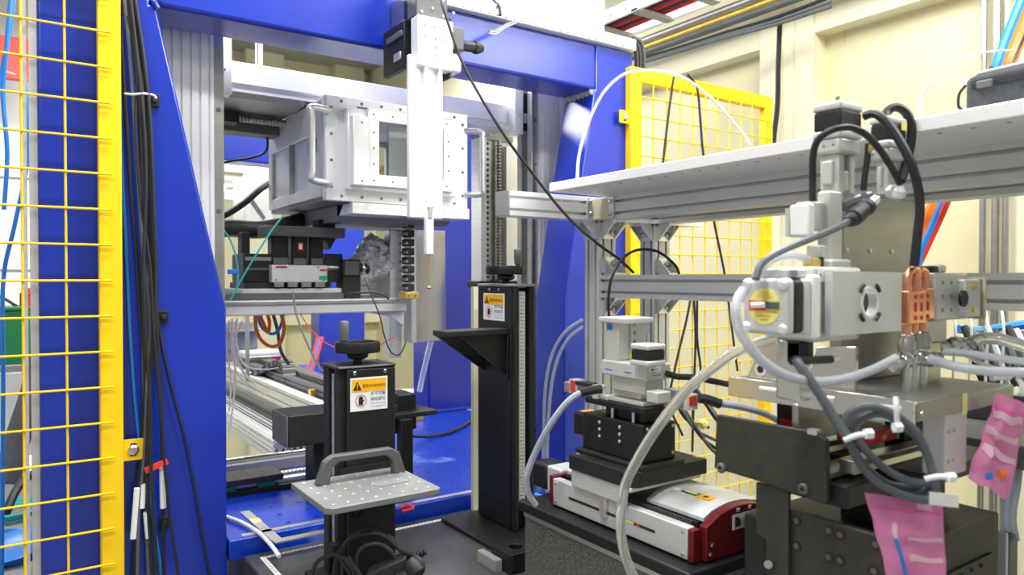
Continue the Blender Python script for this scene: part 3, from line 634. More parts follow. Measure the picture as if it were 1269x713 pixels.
# tall back plate carrying the platform (beige reflections)
xq0 = at(508, HZ, Y=2.2).x; xq1 = at(552, HZ, Y=2.2).x
zq0 = at(530, 424, Y=2.2).z; zq1 = at(530, 250, Y=2.2).z
pl = thing('lift_plate', 'tall polished steel plate under the hanging white plate', 'plate', ((xq0 + xq1) / 2, 2.22, zq0))
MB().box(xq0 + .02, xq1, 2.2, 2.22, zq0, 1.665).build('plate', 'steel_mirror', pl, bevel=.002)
MB().box(xq0, xq0 + .02, 2.19, 2.25, zq0, 1.665).build('edge_profile', 'alu', pl, bevel=.002)
screws(pl, [(xq1 - .01, 2.2, zq0 + .02), (xq0 + .03, 2.2, zq0 + .02), (xq1 - .01, 2.2, zq1 - .06)], (0, -1, 0), .004)
tag(MB().box(xq0 - .05, xq0 - .005, 2.25, 2.30, zpb - .16, 1.665).build('lift_rail', 'alu', bevel=.003), 'pale aluminium lift rail left of the polished steel plate', 'rail')
# black cable chain
cc = thing('cable_chain', 'black plastic cable chain hanging beside the polished steel plate', 'cable chain', (at(505, HZ, Y=2.13).x, 2.13, 1.45))
cx = at(505, HZ, Y=2.13).x
zt_ = at(505, 262, Y=2.13).z; zb_ = at(505, 362, Y=2.13).z; n = 9; h = (zt_ - zb_) / n
for k in range(n):
    z = zb_ + k * h
    lk = MB().box(cx - .012, cx + .016, 2.11, 2.15, z + .003, z + h - .003).build('link', 'rubber', cc, bevel=.003)
    MB().box(cx - .018, cx - .010, 2.105, 2.155, z + h * .25, z + h * .55).build('clip', 'grey', lk, bevel=.001)
MB().box(cx - .022, cx + .026, 2.10, 2.15, zb_ - .022, zb_).build('end_bracket', 'brass', cc, bevel=.002)
screws(cc, [(cx - .012, 2.10, zb_ - .011), (cx + .012, 2.10, zb_ - .011)], (0, -1, 0), .004)
# stage stack: thin plates, base plates
t = thing('stage_stack', 'stack of black motor stages on the lifted platform', 'stage', (.7, 2.3, zpt))
def sp(xa, xb, ya, yb, y0, dy): # panel by its front face in pixels
    A = at(xa, yb, Y=y0); B_ = at(xb, ya, Y=y0); return (A.x, B_.x, y0, y0 + dy, A.z, B_.z)
def setz(b, z0=None, z1=None): return (b[0], b[1], b[2], b[3], b[4] if z0 is None else z0, b[5] if z1 is None else z1)
y0 = 2.2
b1 = setz(sp(278, 428, 363, 371, y0, .25), z0=zpt)
bx(b1).build('base_plate', 'grey_dark', t, bevel=.002)
b2 = setz(sp(300, 425, 357, 362, y0 + .01, .22), z0=b1[5]); bx(b2).build('light_plate', 'alu_soft', t, bevel=.002)
b3 = setz(sp(303, 410, 350, 357, y0 + .02, .18), z0=b2[5]); bx(b3).build('slide_plate', 'black_anod', t, bevel=.002)
b4 = setz(sp(337, 406, 329, 349, y0 - .0, .16), z0=b3[5]); bx(b4).build('stage_body', 'alu_soft', t, bevel=.003)
b5 = setz(sp(302, 340, 315, 350, y0 + .03, .14), z0=b3[5]); bx(b5).build('drive_body', 'black', t, bevel=.003)
bx(sp(304, 338, 319, 323, y0 + .026, .01)).build('drive_band', 'grey', t)
bx(sp(304, 338, 332, 335, y0 + .026, .01)).build('drive_band', 'grey_dark', t)
for (xa, xb) in ((337, 358), (362, 381), (384, 401)):
    bb = setz(sp(xa, xb, 292, 329, y0 + .02, .05), z0=b4[5]); m_ = bx(bb).build('motor', 'black', t, bevel=.006)
    bx((bb[0] + .004, bb[1] - .004, bb[2] - .003, bb[2], bb[4] + .002, bb[4] + .022)).build('motor_foot', 'grey_dark', m_, bevel=.001)
b6 = sp(330, 428, 283, 292, y0 - .01, .10); bx(b6).build('top_plate', 'grey_dark', t, bevel=.003)
b7 = sp(300, 310, 288, 350, y0 + .06, .05); bx(setz(b7, z0=b3[5])).build('riser', 'black_anod', t, bevel=.003)
b8 = setz(sp(404, 425, 315, 352, y0 + .02, .10), z0=b3[5]); bx(b8).build('coupling', 'black_anod', t, bevel=.003)
A_ = at(412, 332, Y=y0); MB().cyl(A_ + Vector((-.02, .03, 0)), A_ + Vector((.03, .03, 0)), .012, 14).build('spindle', 'steel', t)
for k in range(4): 
    bb = setz(sp(340 + 17 * k, 352 + 17 * k, 350, 356, y0 - .002, .02)); bx(bb).build('connector', 'steel', t, bevel=.001)
bx(sp(369, 376, 300, 311, y0 + .0185, .001)).build('red_label', 'red', t)
bx(sp(370.5, 374.5, 302, 309, y0 + .0175, .001)).build('white_label', 'label_white', t)
bx(sp(396, 406, 342, 347, y0 - .002, .002)).build('green_label', 'green_sign', t)
bx(sp(342, 356, 330, 332, y0 - .002, .002)).build('red_print', 'ink_red', t)
bx(sp(397, 405, 334, 336, y0 - .002, .002)).build('red_print', 'ink_red', t)
MB().prism('y', [(at(403, 292, Y=y0).x, at(403, 292, Y=y0).z), (at(421, 292, Y=y0).x, at(421, 292, Y=y0).z), (at(412, 309, Y=y0).x, at(412, 309, Y=y0).z)], y0 + .02, y0 + .08).build('gusset', 'black', t)
for (xa, xb) in ((395, 416),): bx(sp(xa, xb, 273, 283, y0 + .02, .06)).build('upper_block', 'black_anod', t, bevel=.003)
screws(t, [(b4[0] + .012, b4[2], b4[4] + .008), (b4[1] - .012, b4[2], b4[4] + .008), (b4[0] + .03, b4[2], b4[5] - .006), (b4[1] - .03, b4[2], b4[5] - .006)], (0, -1, 0), .003, .002, 'grey')
# camera on the stage
bb = sp(425, 447, 322, 343, y0 + .0, .06); t = thing('camera', 'small black box camera beside the foil wrapped cone', 'camera', base(bb))
bx(bb).build('body', 'black_anod', t, bevel=.003)
bx((bb[0] + .006, bb[1] - .006, bb[2] - .002, bb[2] + .002, bb[4] + .006, bb[5] - .006)).build('side_panel', 'grey_dark', t)
c_ = Vector((bb[1], bb[2] + .03, (bb[4] + bb[5]) / 2))
MB().lathe(c_, [(.018, 0), (.018, .012), (.015, .014), (.015, .022), (.019, .024), (.019, .036)], 16, (1, 0, 0)).build('lens', 'rubber', t)
MB().lathe(c_ + Vector((.014, 0, 0)), [(.0165, 0), (.0165, .007)], 16, (1, 0, 0)).build('lens_ring', 'alu', t)
bx((bb[0], bb[1], bb[2], bb[3], zpt, bb[4])).build('mount', 'black_anod', t, bevel=.002)
# foil cone
out = [(424, 352), (427, 338), (436, 318), (447, 302), (457, 290), (468, 294), (478, 302), (487, 318), (497, 331), (488, 338), (474, 343), (462, 348), (450, 353), (436, 358)]
cen = (460, 326); nn = 42; rings = 16; vs = []
OL = smooth_path([Vector((x, y, 0)) for (x, y) in out + out[:1]], 5)[:-1]; nn = len(OL)
for side in (-1, 1):
    for i in range(rings):
        f = 1 - i / rings
        for p in OL:
            x = cen[0] + (p.x - cen[0]) * f; y = cen[1] + (p.y - cen[1]) * f
            q = at(x, y, Y=2.30 + side * .085 * math.sqrt(max(0, 1 - f * f)))
            vs.append(q + (noise.noise_vector(q * 50 + Vector((side, 0, 0))) * .013 + noise.noise_vector(q * 140) * .010) * (1 if i else .5))
    q = at(cen[0], cen[1], Y=2.30 + side * .085); vs.append(q)
mb = MB(); fs = []; per = rings * nn + 1
for sd_ in (0, 1):
    o_ = sd_ * per
    fs += [(o_ + i * nn + j, o_ + i * nn + (j + 1) % nn, o_ + (i + 1) * nn + (j + 1) % nn, o_ + (i + 1) * nn + j) for i in range(rings - 1) for j in range(nn)]
    fs += [(o_ + (rings - 1) * nn + j, o_ + (rings - 1) * nn + (j + 1) % nn, o_ + per - 1) for j in range(nn)]
fs += [(j, (j + 1) % nn, per + (j + 1) % nn, per + j) for j in range(nn)]
mb.add(vs, fs)
tag(mb.build('foil_cone', 'foil', flat=True), 'crumpled aluminium foil wrapped cone beside the black camera', 'foil')
bb = sp(442, 500, 340, 371, 2.33, .10); t = thing('angle_block', 'silver angled ribbed block under the foil wrapped cone', 'block', base(setz(bb, z0=zpt)))
MB().prism('y', [(bb[0], zpt), (bb[1] - .01, zpt), (bb[1] + .005, bb[5]), (bb[0] + .02, bb[5] - .02)], 2.33, 2.45).build('body', 'alu_soft', t, bevel=.003)
for k in range(4): MB().box(bb[0] + .01, bb[0] + .07, 2.324, 2.33, zpt + .006 + .012 * k, zpt + .012 + .012 * k).build('rib', 'alu_bright', t, bevel=.001)
# hoses and wires around the stage
cable('thick_hose', 'thick black cable sleeve lying across the top of motor stages', 'hose', [(255, 285, 2.28), (285, 283, 2.3), (320, 285, 2.32), (350, 280, 2.38), (378, 274, 2.46)], .028, 'rubber', n=14)
cable('corrugated_hose', 'black corrugated hose rising to the side of detector box', 'hose', [(258, 272, 2.35), (280, 266, 2.4), (305, 250, 2.45), (322, 235, 2.5), (340, 224, 2.6)], .011, 'rubber')
cable('box_cable', 'thin black cable curving down from the exit sign', 'cable', [(322, 152, 2.4), (331, 170, 2.42), (329, 188, 2.44), (310, 196, 2.44), (285, 200, 2.4), (258, 206, 2.3)], .004, 'rubber')
cable('teal_fibre', 'teal fibre cable stretched straight across the black stages', 'cable', [(352, 266, 2.16), (330, 296, 2.14), (300, 345, 2.12), (277, 388, 2.10)], .0026, 'teal')
cable('teal_fibre', 'teal fibre cable looping beside the left slide column', 'cable', [(262, 277, 2.12), (278, 286, 2.12), (290, 310, 2.12), (295, 340, 2.12), (290, 372, 2.12), (276, 397, 2.12)], .0026, 'teal')
cable('white_wire', 'white wire arching over the thick black cable sleeve', 'wire', [(262, 262, 2.15), (270, 270, 2.14), (275, 282, 2.13), (274, 295, 2.13)], .003, 'white')
bb = sp(283, 296, 334, 340, 2.10, .012); tag(bx(bb).build('blue_clip', 'tube_blue', bevel=.002), 'small blue clip holding the teal fibre cable', 'clip')
# wires below the platform
DW = 2.3
G = 'white wires dangling below the lifted platform'
for k, pts in enumerate(([(284, 398), (281, 430), (286, 470), (284, 510)], [(288, 395), (286, 430), (300, 460), (318, 480)], [(294, 395), (290, 425), (296, 450), (310, 472)], [(300, 398), (292, 420), (290, 450), (300, 470), (330, 490)], [(291, 398), (296, 440), (308, 455), (330, 458), (345, 456)], [(286, 400), (291, 450), (290, 490), (284, 540)])):
    cable('dangling_wire', 'thin white wire dangling below the lifted platform', 'wire', [(x, y, DW + .03 * k) for (x, y) in pts], .0028, 'white', G)
for k, pts in enumerate(([(316, 388), (318, 410), (326, 424), (338, 430), (348, 424), (352, 405), (348, 388)], [(321, 388), (326, 400), (332, 412), (334, 400), (331, 388)])):
    cable('orange_hose', ('orange hose looping wide below the lifted platform', 'orange hose looping tightly below the lifted platform')[k], 'hose', [(x, y, 2.36) for (x, y) in pts], .006, 'orange')
cable('blue_hose', 'dark blue hose curving behind the orange hose loops', 'hose', [(318, 388, 2.42), (324, 405, 2.42), (336, 414, 2.42), (346, 408, 2.42), (352, 388, 2.42)], .005, 'tube_blue')
cable('grey_hose', 'grey hose hanging past the orange loops to the rails', 'hose', [(338, 388, 2.45), (344, 410, 2.45), (348, 435, 2.45), (358, 452, 2.45)], .006, 'cable_grey')
cable('spiral_wire', 'black and white spiral wire slanting from platform to lift column', 'wire', [(363, 362, 2.12), (366, 385, 2.1), (376, 415, 2.05), (390, 445, 2.0), (400, 462, 1.95)], .0028, 'cable_grey')
cable('red_wire', 'thin red wire sagging behind the handwheel of the lift column', 'wire', [(370, 386, 2.2), (385, 408, 2.15), (405, 426, 2.1), (430, 434, 2.1), (460, 432, 2.1), (488, 418, 2.1)], .0016, 'red_bright')
for k, off in enumerate((0, 3, 6)):
    cable('slanting_hose', 'red and blue hoses slanting down beside the blue rear post', 'hose', [(394 + off, 418, 4.3), (388 + off, 440, 4.25), (380 + off, 463, 4.2)], .008, ('red_bright', 'tube_blue', 'red_bright')[k], 'slanting hoses beside the rear post')
cable('camera_wire', 'thin black wire hanging from the camera past the platform edge', 'wire', [(452, 344, 2.14), (460, 366, 2.12), (470, 390, 2.11), (476, 415, 2.11), (484, 436, 2.12), (494, 440, 2.13), (500, 432, 2.14), (503, 424, 2.15)], .002, 'rubber')
cable('platform_wire', 'short black wire lying on the lifted platform edge', 'wire', [(432, 364, 2.14), (446, 363, 2.14), (460, 363, 2.15), (474, 365, 2.16), (482, 371, 2.17)], .003, 'rubber')
# ================================================================== machine bed behind the lift columns
def edgeY(x, y, z): return at(x, y, Z=z)
zbed = ZB + .02
A = at(300, 560, Z=zbed); 
t = thing('machine_bed', 'silver machine bed with long linear rails on the blue base', 'machine bed', (1.0, 2.8, ZB))
xb0 = .50; xb1 = 1.10; yb0 = 2.42; yb1 = 5.0; yr = 2.82
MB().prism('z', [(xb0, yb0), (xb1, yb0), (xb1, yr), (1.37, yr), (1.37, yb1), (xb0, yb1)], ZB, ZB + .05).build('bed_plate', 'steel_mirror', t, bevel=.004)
MB().box(xb0, xb1, yb0 - .03, yb0, ZB, ZB + .035).build('front_strip', 'grey', t, bevel=.002)
for (xa, w_, h_, m) in ((.705, .045, .035, 'alu'), (.765, .045, .03, 'grey'), (.84, .13, .085, 'steel'), (1.00, .03, .05, 'grey_dark'), (1.19, .05, .05, 'grey_dark'), (1.27, .07, .07, 'steel')):
    r_ = MB().prism('y', slot_poly(xa, xa + w_, ZB + .05, ZB + .05 + h_, 2, 2, .008, .005), (yb0 if xa < 1.1 else yr) + .02, yb1 - .05).build('rail', m, t)
MB().box(1.06, 1.17, yr + .03, yb1 - .1, ZB + .05, ZB + .062).build('cover_strip', 'alu_bright', t)
for (px, py) in ((388, 484), (402, 484), (291, 563), (518, 512)):
    z = ZB + .05 if py < 500 else ZB
    a = at(px, py + 9, Z=z + .0) if py != 512 else at(px, py + 9, Z=ZB)
    q = thing('stop_block', 'small brass stop block with end screw on the machine base', 'stop block', a, 'brass stop blocks')
    MB().box(a.x - .018, a.x + .018, a.y - .018, a.y + .018, z, z + .042).build('block', 'brass', q, bevel=.002)
    MB().lathe((a.x + .018, a.y, z + .022), [(.008, 0), (.008, .006), (.005, .008)], 10, (1, 0, 0)).build('screw', 'screw', q)
# curled black energy chain
q = thing('energy_chain', 'black energy chain curling over on the machine bed rails', 'cable chain', at(350, 475, D=2.75))
pts = smooth_path([at(x, y, D=d) for (x, y, d) in ((312, 468, 4.3), (326, 461, 4.2), (340, 453, 4.1), (350, 449, 4.05), (357, 455, 4.0), (358, 468, 3.95), (354, 480, 3.9))], 4)
for i in range(len(pts) - 1):
    a, b_ = pts[i], pts[i + 1]; d_ = (b_ - a).normalized(); s_ = Vector((.036, .0, 0)); n_ = d_.cross(s_).normalized() * .014
    lk = MB().add([a - s_ - n_, a + s_ - n_, a + s_ + n_, a - s_ + n_, a * .15 + b_ * .85 - s_ - n_, a * .15 + b_ * .85 + s_ - n_, a * .15 + b_ * .85 + s_ + n_, a * .15 + b_ * .85 - s_ + n_], [(0, 1, 2, 3), (4, 5, 6, 7), (0, 1, 5, 4), (1, 2, 6, 5), (2, 3, 7, 6), (3, 0, 4, 7)])
    lk.build('link', 'grey_dark' if i % 2 else 'rubber', q, bevel=.001)
# blue plates and red stage at the end of the bed
a = at(298, 470, Z=ZB + .10); 
t = thing('far_stage', 'small red and silver slide stage at far end of bed', 'stage', (1.1, 3.72, ZB + .13))
p = at(300, 452, D=4.6); q = at(342, 436, D=4.6)
MB().box(p.x, q.x + .05, p.y - .1, p.y + .1, q.z - .02, q.z).build('top_plate', 'alu_soft', t, bevel=.003)
MB().box(p.x, q.x + .05, p.y - .1, p.y + .1, q.z - .035, q.z - .024).build('middle_plate', 'alu', t, bevel=.003)
MB().box(q.x - .05, q.x + .04, p.y - .09, p.y + .02, p.z - .05, q.z - .035).build('red_block', 'red', t, bevel=.003)
MB().box(p.x - .02, q.x + .06, p.y - .12, p.y + .1, ZB + .05, p.z - .05).build('lower_block', 'grey_dark', t, bevel=.003)
p = at(290, 400, D=5.0); q = at(325, 434, D=5.0)
t = thing('blue_bracket', 'slate blue angle bracket with bolts below the lifted platform', 'bracket', (p.x, p.y, q.z))
MB().box(p.x - .05, q.x, p.y, p.y + .02, q.z, p.z).build('upright', 'ink_grey', t, bevel=.003)
MB().box(p.x - .05, q.x, p.y - .1, p.y, p.z - .06, p.z - .05).build('shelf', 'ink_grey', t, bevel=.003)
MB().cyl((p.x + .08, p.y - .05, p.z - .09), (p.x + .08, p.y - .05, p.z + .01), .012, 10).build('bolt', 'screw', t)
MB().box(p.x - .02, p.x + .02, p.y - .08, p.y - .05, p.z - .05, p.z - .02).build('nut', 'brass', t)
MB().box(p.x - .04, q.x, p.y + .02, p.y + .08, ZB + .05, q.z + .01).build('stand', 'ink_grey', t)
# dark motor housing behind the front lift column
t = thing('motor_housing', 'dark grey long motor housing behind the front lift column', 'housing', (.75, 1.98, 1.0))
b1 = span(357, 338, 493, 516, 556, Y=1.93)
bx((b1[0], b1[1] + .0, b1[2], b1[3], b1[4], b1[5])).build('body', 'black_anod', t, bevel=.004)
bx((b1[0] - .004, b1[0], b1[2], b1[3], b1[4], b1[5])).build('end_plate', 'grey_dark', t, bevel=.002)
bx((b1[0] + .08, b1[0] + .12, b1[2] + .03, b1[3] - .03, ZB, b1[4])).build('foot', 'black', t, bevel=.003)
bb = span(493, 488, 516, 490, 535, Y=1.94, dy=.1); bx(bb).build('end_block', 'black', t, bevel=.004)
bb = span(484, 480, 542, 515, 521, Y=1.90, dy=.12); bx(bb).build('side_rail', 'black_anod', t, bevel=.002)
bb = span(497, 488, 512, 521, 580, Y=1.88, dy=.03); bx((bb[0], bb[1], bb[2], bb[3], ZB, bb[5])).build('leg', 'black', t, bevel=.003)
# small linear slide on the base plate
a = at(285, 618, Z=ZB); b_ = at(400, 588, Z=ZB)
t = thing('linear_slide', 'low black linear slide with green end seals on blue base', 'slide', (a.x + .1, a.y + .03, ZB))
MB().box(a.x - .05, b_.x + .02, a.y, a.y + .10, ZB, ZB + .016).build('base_rail', 'black', t, bevel=.002)
MB().box(a.x - .05, b_.x, a.y + .02, a.y + .045, ZB + .016, ZB + .03).build('rail', 'alu', t, bevel=.002)
MB().box(a.x - .05, a.x + .15, a.y - .01, a.y + .10, ZB + .034, ZB + .052).build('carriage', 'black_anod', t, bevel=.002)
for x in (a.x - .03, a.x + .08): MB().box(x, x + .05, a.y + .006, a.y + .02, ZB + .014, ZB + .034).build('end_seal', 'green_sign', t, bevel=.001)
s_ = MB(); s_.cyl((a.x + .15, a.y + .07, ZB + .032), (b_.x, a.y + .07, ZB + .032), .006, 10)
for k in range(14): s_.lathe((a.x + .16 + .012 * k, a.y + .07, ZB + .032), [(.006, 0), (.010, .003), (.006, .006)], 8, (1, 0, 0))
s_.build('screw', 'alu', t)
MB().box(b_.x - .01, b_.x + .015, a.y + .045, a.y + .095, ZB + .016, ZB + .052).build('end_stop', 'black', t, bevel=.002)
screws(t, [(a.x - .02 + .04 * i, a.y + .015 + .035 * j, ZB + .052) for i in range(4) for j in range(3)], (0, 0, 1), .003, .001, 'ink')
# scraper blade / strips on base
a = at(303, 635, Z=ZB); b_ = at(345, 672, Z=ZB)
mb = MB(); d_ = (b_ - a).normalized(); n_ = Vector((-d_.y, d_.x, 0)) * .012
mb.add([a - n_, b_ - n_, b_ + n_, a + n_] + [p + Vector((0, 0, .003)) for p in (a - n_, b_ - n_, b_ + n_, a + n_)], [(0, 1, 2, 3), (4, 5, 6, 7), (0, 1, 5, 4), (1, 2, 6, 5), (2, 3, 7, 6), (3, 0, 4, 7)])
t = thing('steel_square', 'flat steel square with yellow sticker lying on blue base', 'square', a)
mb.build('blade', 'alu', t)
e = a + (b_ - a) * .35; MB().box(e.x - .012, e.x + .012, e.y - .015, e.y + .015, ZB + .003, ZB + .0045).build('sticker', 'label_yellow', t)
MB().box(b_.x - .01, b_.x + .28, b_.y - .012, b_.y + .012, ZB + .0005, ZB + .004).build('stock', 'alu', t)
cable('white_hose', 'white hose curving across the corner of blue base', 'hose', [at(279, 640, Z=ZB + .008), at(300, 648, Z=ZB + .008), at(320, 660, Z=ZB + .008), at(336, 676, Z=ZB + .008), at(346, 690, Z=ZB + .0)], .0048, 'white')
cable('floor_cable', 'black cable trailing over the blue base to the motor housing', 'cable', [at(598, 500, Z=ZB + .01), at(585, 520, Z=ZB + .008), at(560, 535, Z=ZB + .008), at(535, 541, Z=ZB + .01), at(512, 541, Z=ZB + .03)], .006, 'rubber')
# cylinder stand with white ring behind column 1
a = at(505, 486, Z=ZB + .05); t = thing('round_pedestal', 'white round foot plate at the rear of the blue base', 'foot', (a.x, a.y, ZB))
MB().lathe((a.x, a.y, ZB + .0), [(.12, 0), (.12, .03), (.105, .034), (.105, .05), (.0, .05)], 30).build('disc', 'white_metal', t)
cable('white_pipe', 'slanting white hose standing behind the polished steel plate', 'hose', [(535, 420, 2.9), (530, 440, 2.95), (524, 465, 3.0), (520, 485, 3.02)], .011, 'white')
# ================================================================== dark front platform with rulers
ZP = .835
t = thing('front_platform', 'dark speckled stone platform with ruler tape along its edge', 'platform', (1.0, 1.4, 0))
MB().box(.445, 1.262, 1.225, 1.79, ZP - .12, ZP).build('slab', 'granite_dark', t, bevel=.004)
MB().box(.5, 1.23, 1.26, 1.75, 0, ZP - .12).build('pedestal', 'grey_dark', t)
MB().box(.475, 1.255, 1.745, 1.757, ZP, ZP + .001).build('ruler_tape', 'label_white', t)
MB().box(.475, .487, 1.30, 1.745, ZP, ZP + .001).build('ruler_tape', 'label_white', t)
mk = MB()
for k in range(68): mk.box(.49 + .0111 * k, .4912 + .0111 * k, 1.746, 1.752 if k % 5 else 1.756, ZP + .001, ZP + .0014)
for k in range(38): mk.box(.476, .482 if k % 5 else .486, 1.32 + .0111 * k, 1.3212 + .0111 * k, ZP + .001, ZP + .0014)
o = mk.build('ruler_mark', 'ink', t); o['kind'] = 'stuff'
MB().box(.46, .54, 1.42, 1.46, ZP, ZP + .004).build('yellow_tab', 'brass', t)
# ================================================================== lift columns with handwheels
def warning(parent, o, right, up, nrm, w, h):
    """o: lower left corner on the surface"""
    o = Vector(o); R = Vector(right); U = Vector(up); Nn = Vector(nrm)
    def quad(name, m, u0, u1, v0, v1, lift):
        q = [o + R * a * w + U * b_ * h + Nn * lift for (a, b_) in ((u0, v0), (u1, v0), (u1, v1), (u0, v1))]
        k = [p + Nn * -.0006 for p in q]
        return MB().add(q + k, [(0, 1, 2, 3), (4, 5, 6, 7), (0, 1, 5, 4), (1, 2, 6, 5), (2, 3, 7, 6), (3, 0, 4, 7)])
    lab = quad('l', 'l', 0, 1, 0, 1, .001).build('warning_label', 'label_white', parent)
    quad('l', 'l', .04, .96, .58, .95, .0016).build('orange_band', 'label_orange', lab)
    tri = [o + R * a * w + U * b_ * h + Nn * .0022 for (a, b_) in ((.07, .63), (.29, .63), (.18, .90))]
    MB().add(tri + [p - Nn * .0004 for p in tri], [(0, 1, 2), (3, 4, 5), (0, 1, 4, 3), (1, 2, 5, 4), (2, 0, 3, 5)]).build('warning_triangle', 'ink', lab)
    quad('l', 'l', .168, .192, .70, .82, .0026).build('exclamation', 'label_orange', lab); quad('l', 'l', .168, .192, .655, .685, .0026).build('exclamation', 'label_orange', lab)
    text('警告/WARNING', .105 * w, o + R * .315 * w + U * .70 * h + Nn * .0022, R, U, 'ink', lab, fit=.61 * w)
    c = o + R * .28 * w + U * .31 * h + Nn * .0012
    MB().ring(c, Nn, .135 * w, .15 * w, .0004, 24).build('red_ring', 'ink_red', lab)
    hand = MB()
    hb_ = lambda a, b_: c + R * a * w + U * b_ * h + Nn * .0008
    pts = [(-.06, -.13), (.045, -.13), (.05, -.05), (.09, .01), (.075, .035), (.045, .01), (.05, .11), (.03, .115), (.015, .135), (-.01, .14), (-.03, .13), (-.055, .11), (-.065, .0)]
    q = [hb_(a, b_ * .95) for (a, b_) in pts]; k = [p - Nn * .0004 for p in q]; m_ = len(q)
    hand.add(q + k, [tuple(range(m_)), tuple(range(m_, 2 * m_))] + [(i, (i + 1) % m_, m_ + (i + 1) % m_, m_ + i) for i in range(m_)]); hand.build('hand_symbol', 'ink', lab)
    text('手不可触', .105 * w, o + R * .53 * w + U * .45 * h + Nn * .0016, R, U, 'ink', lab, fit=.41 * w)
    text('转动部位', .105 * w, o + R * .53 * w + U * .285 * h + Nn * .0016, R, U, 'ink', lab, fit=.41 * w)
    text('Do not touch', .062 * w, o + R * .53 * w + U * .185 * h + Nn * .0016, R, U, 'ink_grey', lab, fit=.41 * w)
    text('moving parts', .062 * w, o + R * .53 * w + U * .09 * h + Nn * .0016, R, U, 'ink_grey', lab, fit=.41 * w)
def handwheel(parent, c, r, hang):
    c = Vector(c); h = parent
    MB().lathe(c, [(.010, 0), (.010, .008), (.022, .012), (.024, .020), (.3 * r, .026)], 24).build('hub', 'black', h)
    n = 60; mb = MB(); pr = [(.80, .024), (.97, .024), (1.0, .027), (1.0, .043), (.97, .047), (.84, .047), (.80, .042)]
    vs = []
    for (q, z) in pr:
        for j in range(n):
            a = 2 * math.pi * j / n; k = 1 + (.02 * math.cos(10 * a) if q > .9 else 0)
            vs.append(c + Vector((math.cos(a) * q * r * k, math.sin(a) * q * r * k, z)))
    m_ = len(pr)
    mb.add(vs, [(i * n + j, i * n + (j + 1) % n, ((i + 1) % m_) * n + (j + 1) % n, ((i + 1) % m_) * n + j) for i in range(m_) for j in range(n)])
    rim = mb.build('handwheel_rim', 'black', h)
    MB().lathe(c + Vector((0, 0, .026)), [(.80 * r, 0), (.80 * r, .006), (.3 * r, .010), (.0, .011)], 30).build('wheel_web', 'black_anod', h)
    a = math.radians(hang); p = c + Vector((math.cos(a), math.sin(a), 0)) * r * .72 + Vector((0, 0, .04))
    MB().lathe(p, [(.006, 0), (.006, .010), (.009, .012), (.0105, .030), (.0105, .050), (.0085, .053), (.004, .054)], 16).build('crank_handle', 'grey_dark', rim)
# --- front column (label faces -Y)
C1 = span(420, 400, 490, 455, 713, D=1.52)
x0, x1, y0, y1, _, z1 = C1; z0 = ZP
t = thing('lift_column', 'black hand cranked lift column with breadboard shelf and warning label', 'lift column', ((x0 + x1) / 2, (y0 + y1) / 2, ZP))
MB().box(x0 + .022, x1 - .002, y0 + .016, y1, z0, z1 - .012).build('body', 'black', t, bevel=.003)
MB().box(x0 + .018, x1, y0, y0 + .014, z0 + .02, z1 - .008).build('front_panel', 'black', t, bevel=.003)
MB().box(x0 - .004, x1 + .002, y0 - .001, y1 + .006, z1 - .008, z1).build('top_cap', 'black', t, bevel=.004)
MB().box(x0, x0 + .02, y0 + .012, y0 + .03, z0 + .02, z1 - .008).build('side_rail', 'black_anod', t, bevel=.002)
MB().box(x0, x0 + .02, y1 - .03, y1, z0 + .02, z1 - .008).build('side_rail', 'black_anod', t, bevel=.002)
sc = MB().box(x0 + .006, x0 + .0085, y0 + .034, y0 + .058, z0 + .09, z1 - .02).build('scale', 'cable_light', t)
tk = MB()
for k in range(60): tk.box(x0 + .0052, x0 + .006, y0 + .036, y0 + (.046 if k % 5 else .054), z1 - .03 - k * .006, z1 - .0292 - k * .006)
tk.build('scale_mark', 'ink', sc)['kind'] = 'stuff'
screws(t, [(x0 + .035, y0, z1 - .016), (x1 - .025, y0, z1 - .016)], (0, -1, 0), .0042, .003)
warning(t, (at(434, 511, Y=y0).x, y0, at(434, 511, Y=y0).z), (1, 0, 0), (0, 0, 1), (0, -1, 0), at(480, 490, Y=y0).x - at(434, 490, Y=y0).x, .071)
handwheel(t, ((x0 + x1) / 2 - .004, (y0 + y1) / 2, z1), .049, 195)
MB().box(x0 - .03, x1 + .03, y0 - .08, y1 + .04, ZP, ZP + .012).build('foot_plate', 'black', t, bevel=.002)
MB().cyl((x0 - .012, y0 + .02, ZP + .09), (x0 + .006, y0 + .02, ZP + .09), .016, 14).build('lock_knob', 'black', t)
# breadboard shelf carried by the column
pn = at(405, 632, Z=1.088); pl_ = at(362, 598, Z=1.088); pr_ = at(533, 598, Z=1.088)
bx0, bx1, by0, by1 = pn.x, pr_.x, pn.y, min(pl_.y, y0 - .006)
MB().box(x0, x1, y0 - .006, y0, 1.02, 1.10).build('shelf_carriage', 'black', t)
sh = MB().prism('z', [(bx0 + .012, by0), (bx1 - .008, by0), (bx1, by0 + .008), (bx1, by1), (bx0, by1), (bx0, by0 + .012)], 1.076, 1.088).build('breadboard_shelf', 'grey_plate', t, bevel=.0015)
for i in range(8):
    for j in range(5):
        p = (bx0 + .02 + i * (bx1 - bx0 - .04) / 7, by0 + .02 + j * (by1 - by0 - .04) / 4, 1.088)
        MB().lathe(p, [(.0036, 0), (.0036, .0016), (.0026, .0022), (.0012, .0022)], 10).build('stud', 'alu', sh)
MB().box(bx0 + .13, bx1 - .03, by0 + .08, by0 + .115, 1.088, 1.0895).build('inlay_plate', 'grey', sh, bevel=.0005)
MB().prism('x', [(y0 - .004, 1.074), (y0 - .1, 1.074), (y0 - .004, .99)], x0 + .03, x0 + .045).build('shelf_gusset', 'black', t)
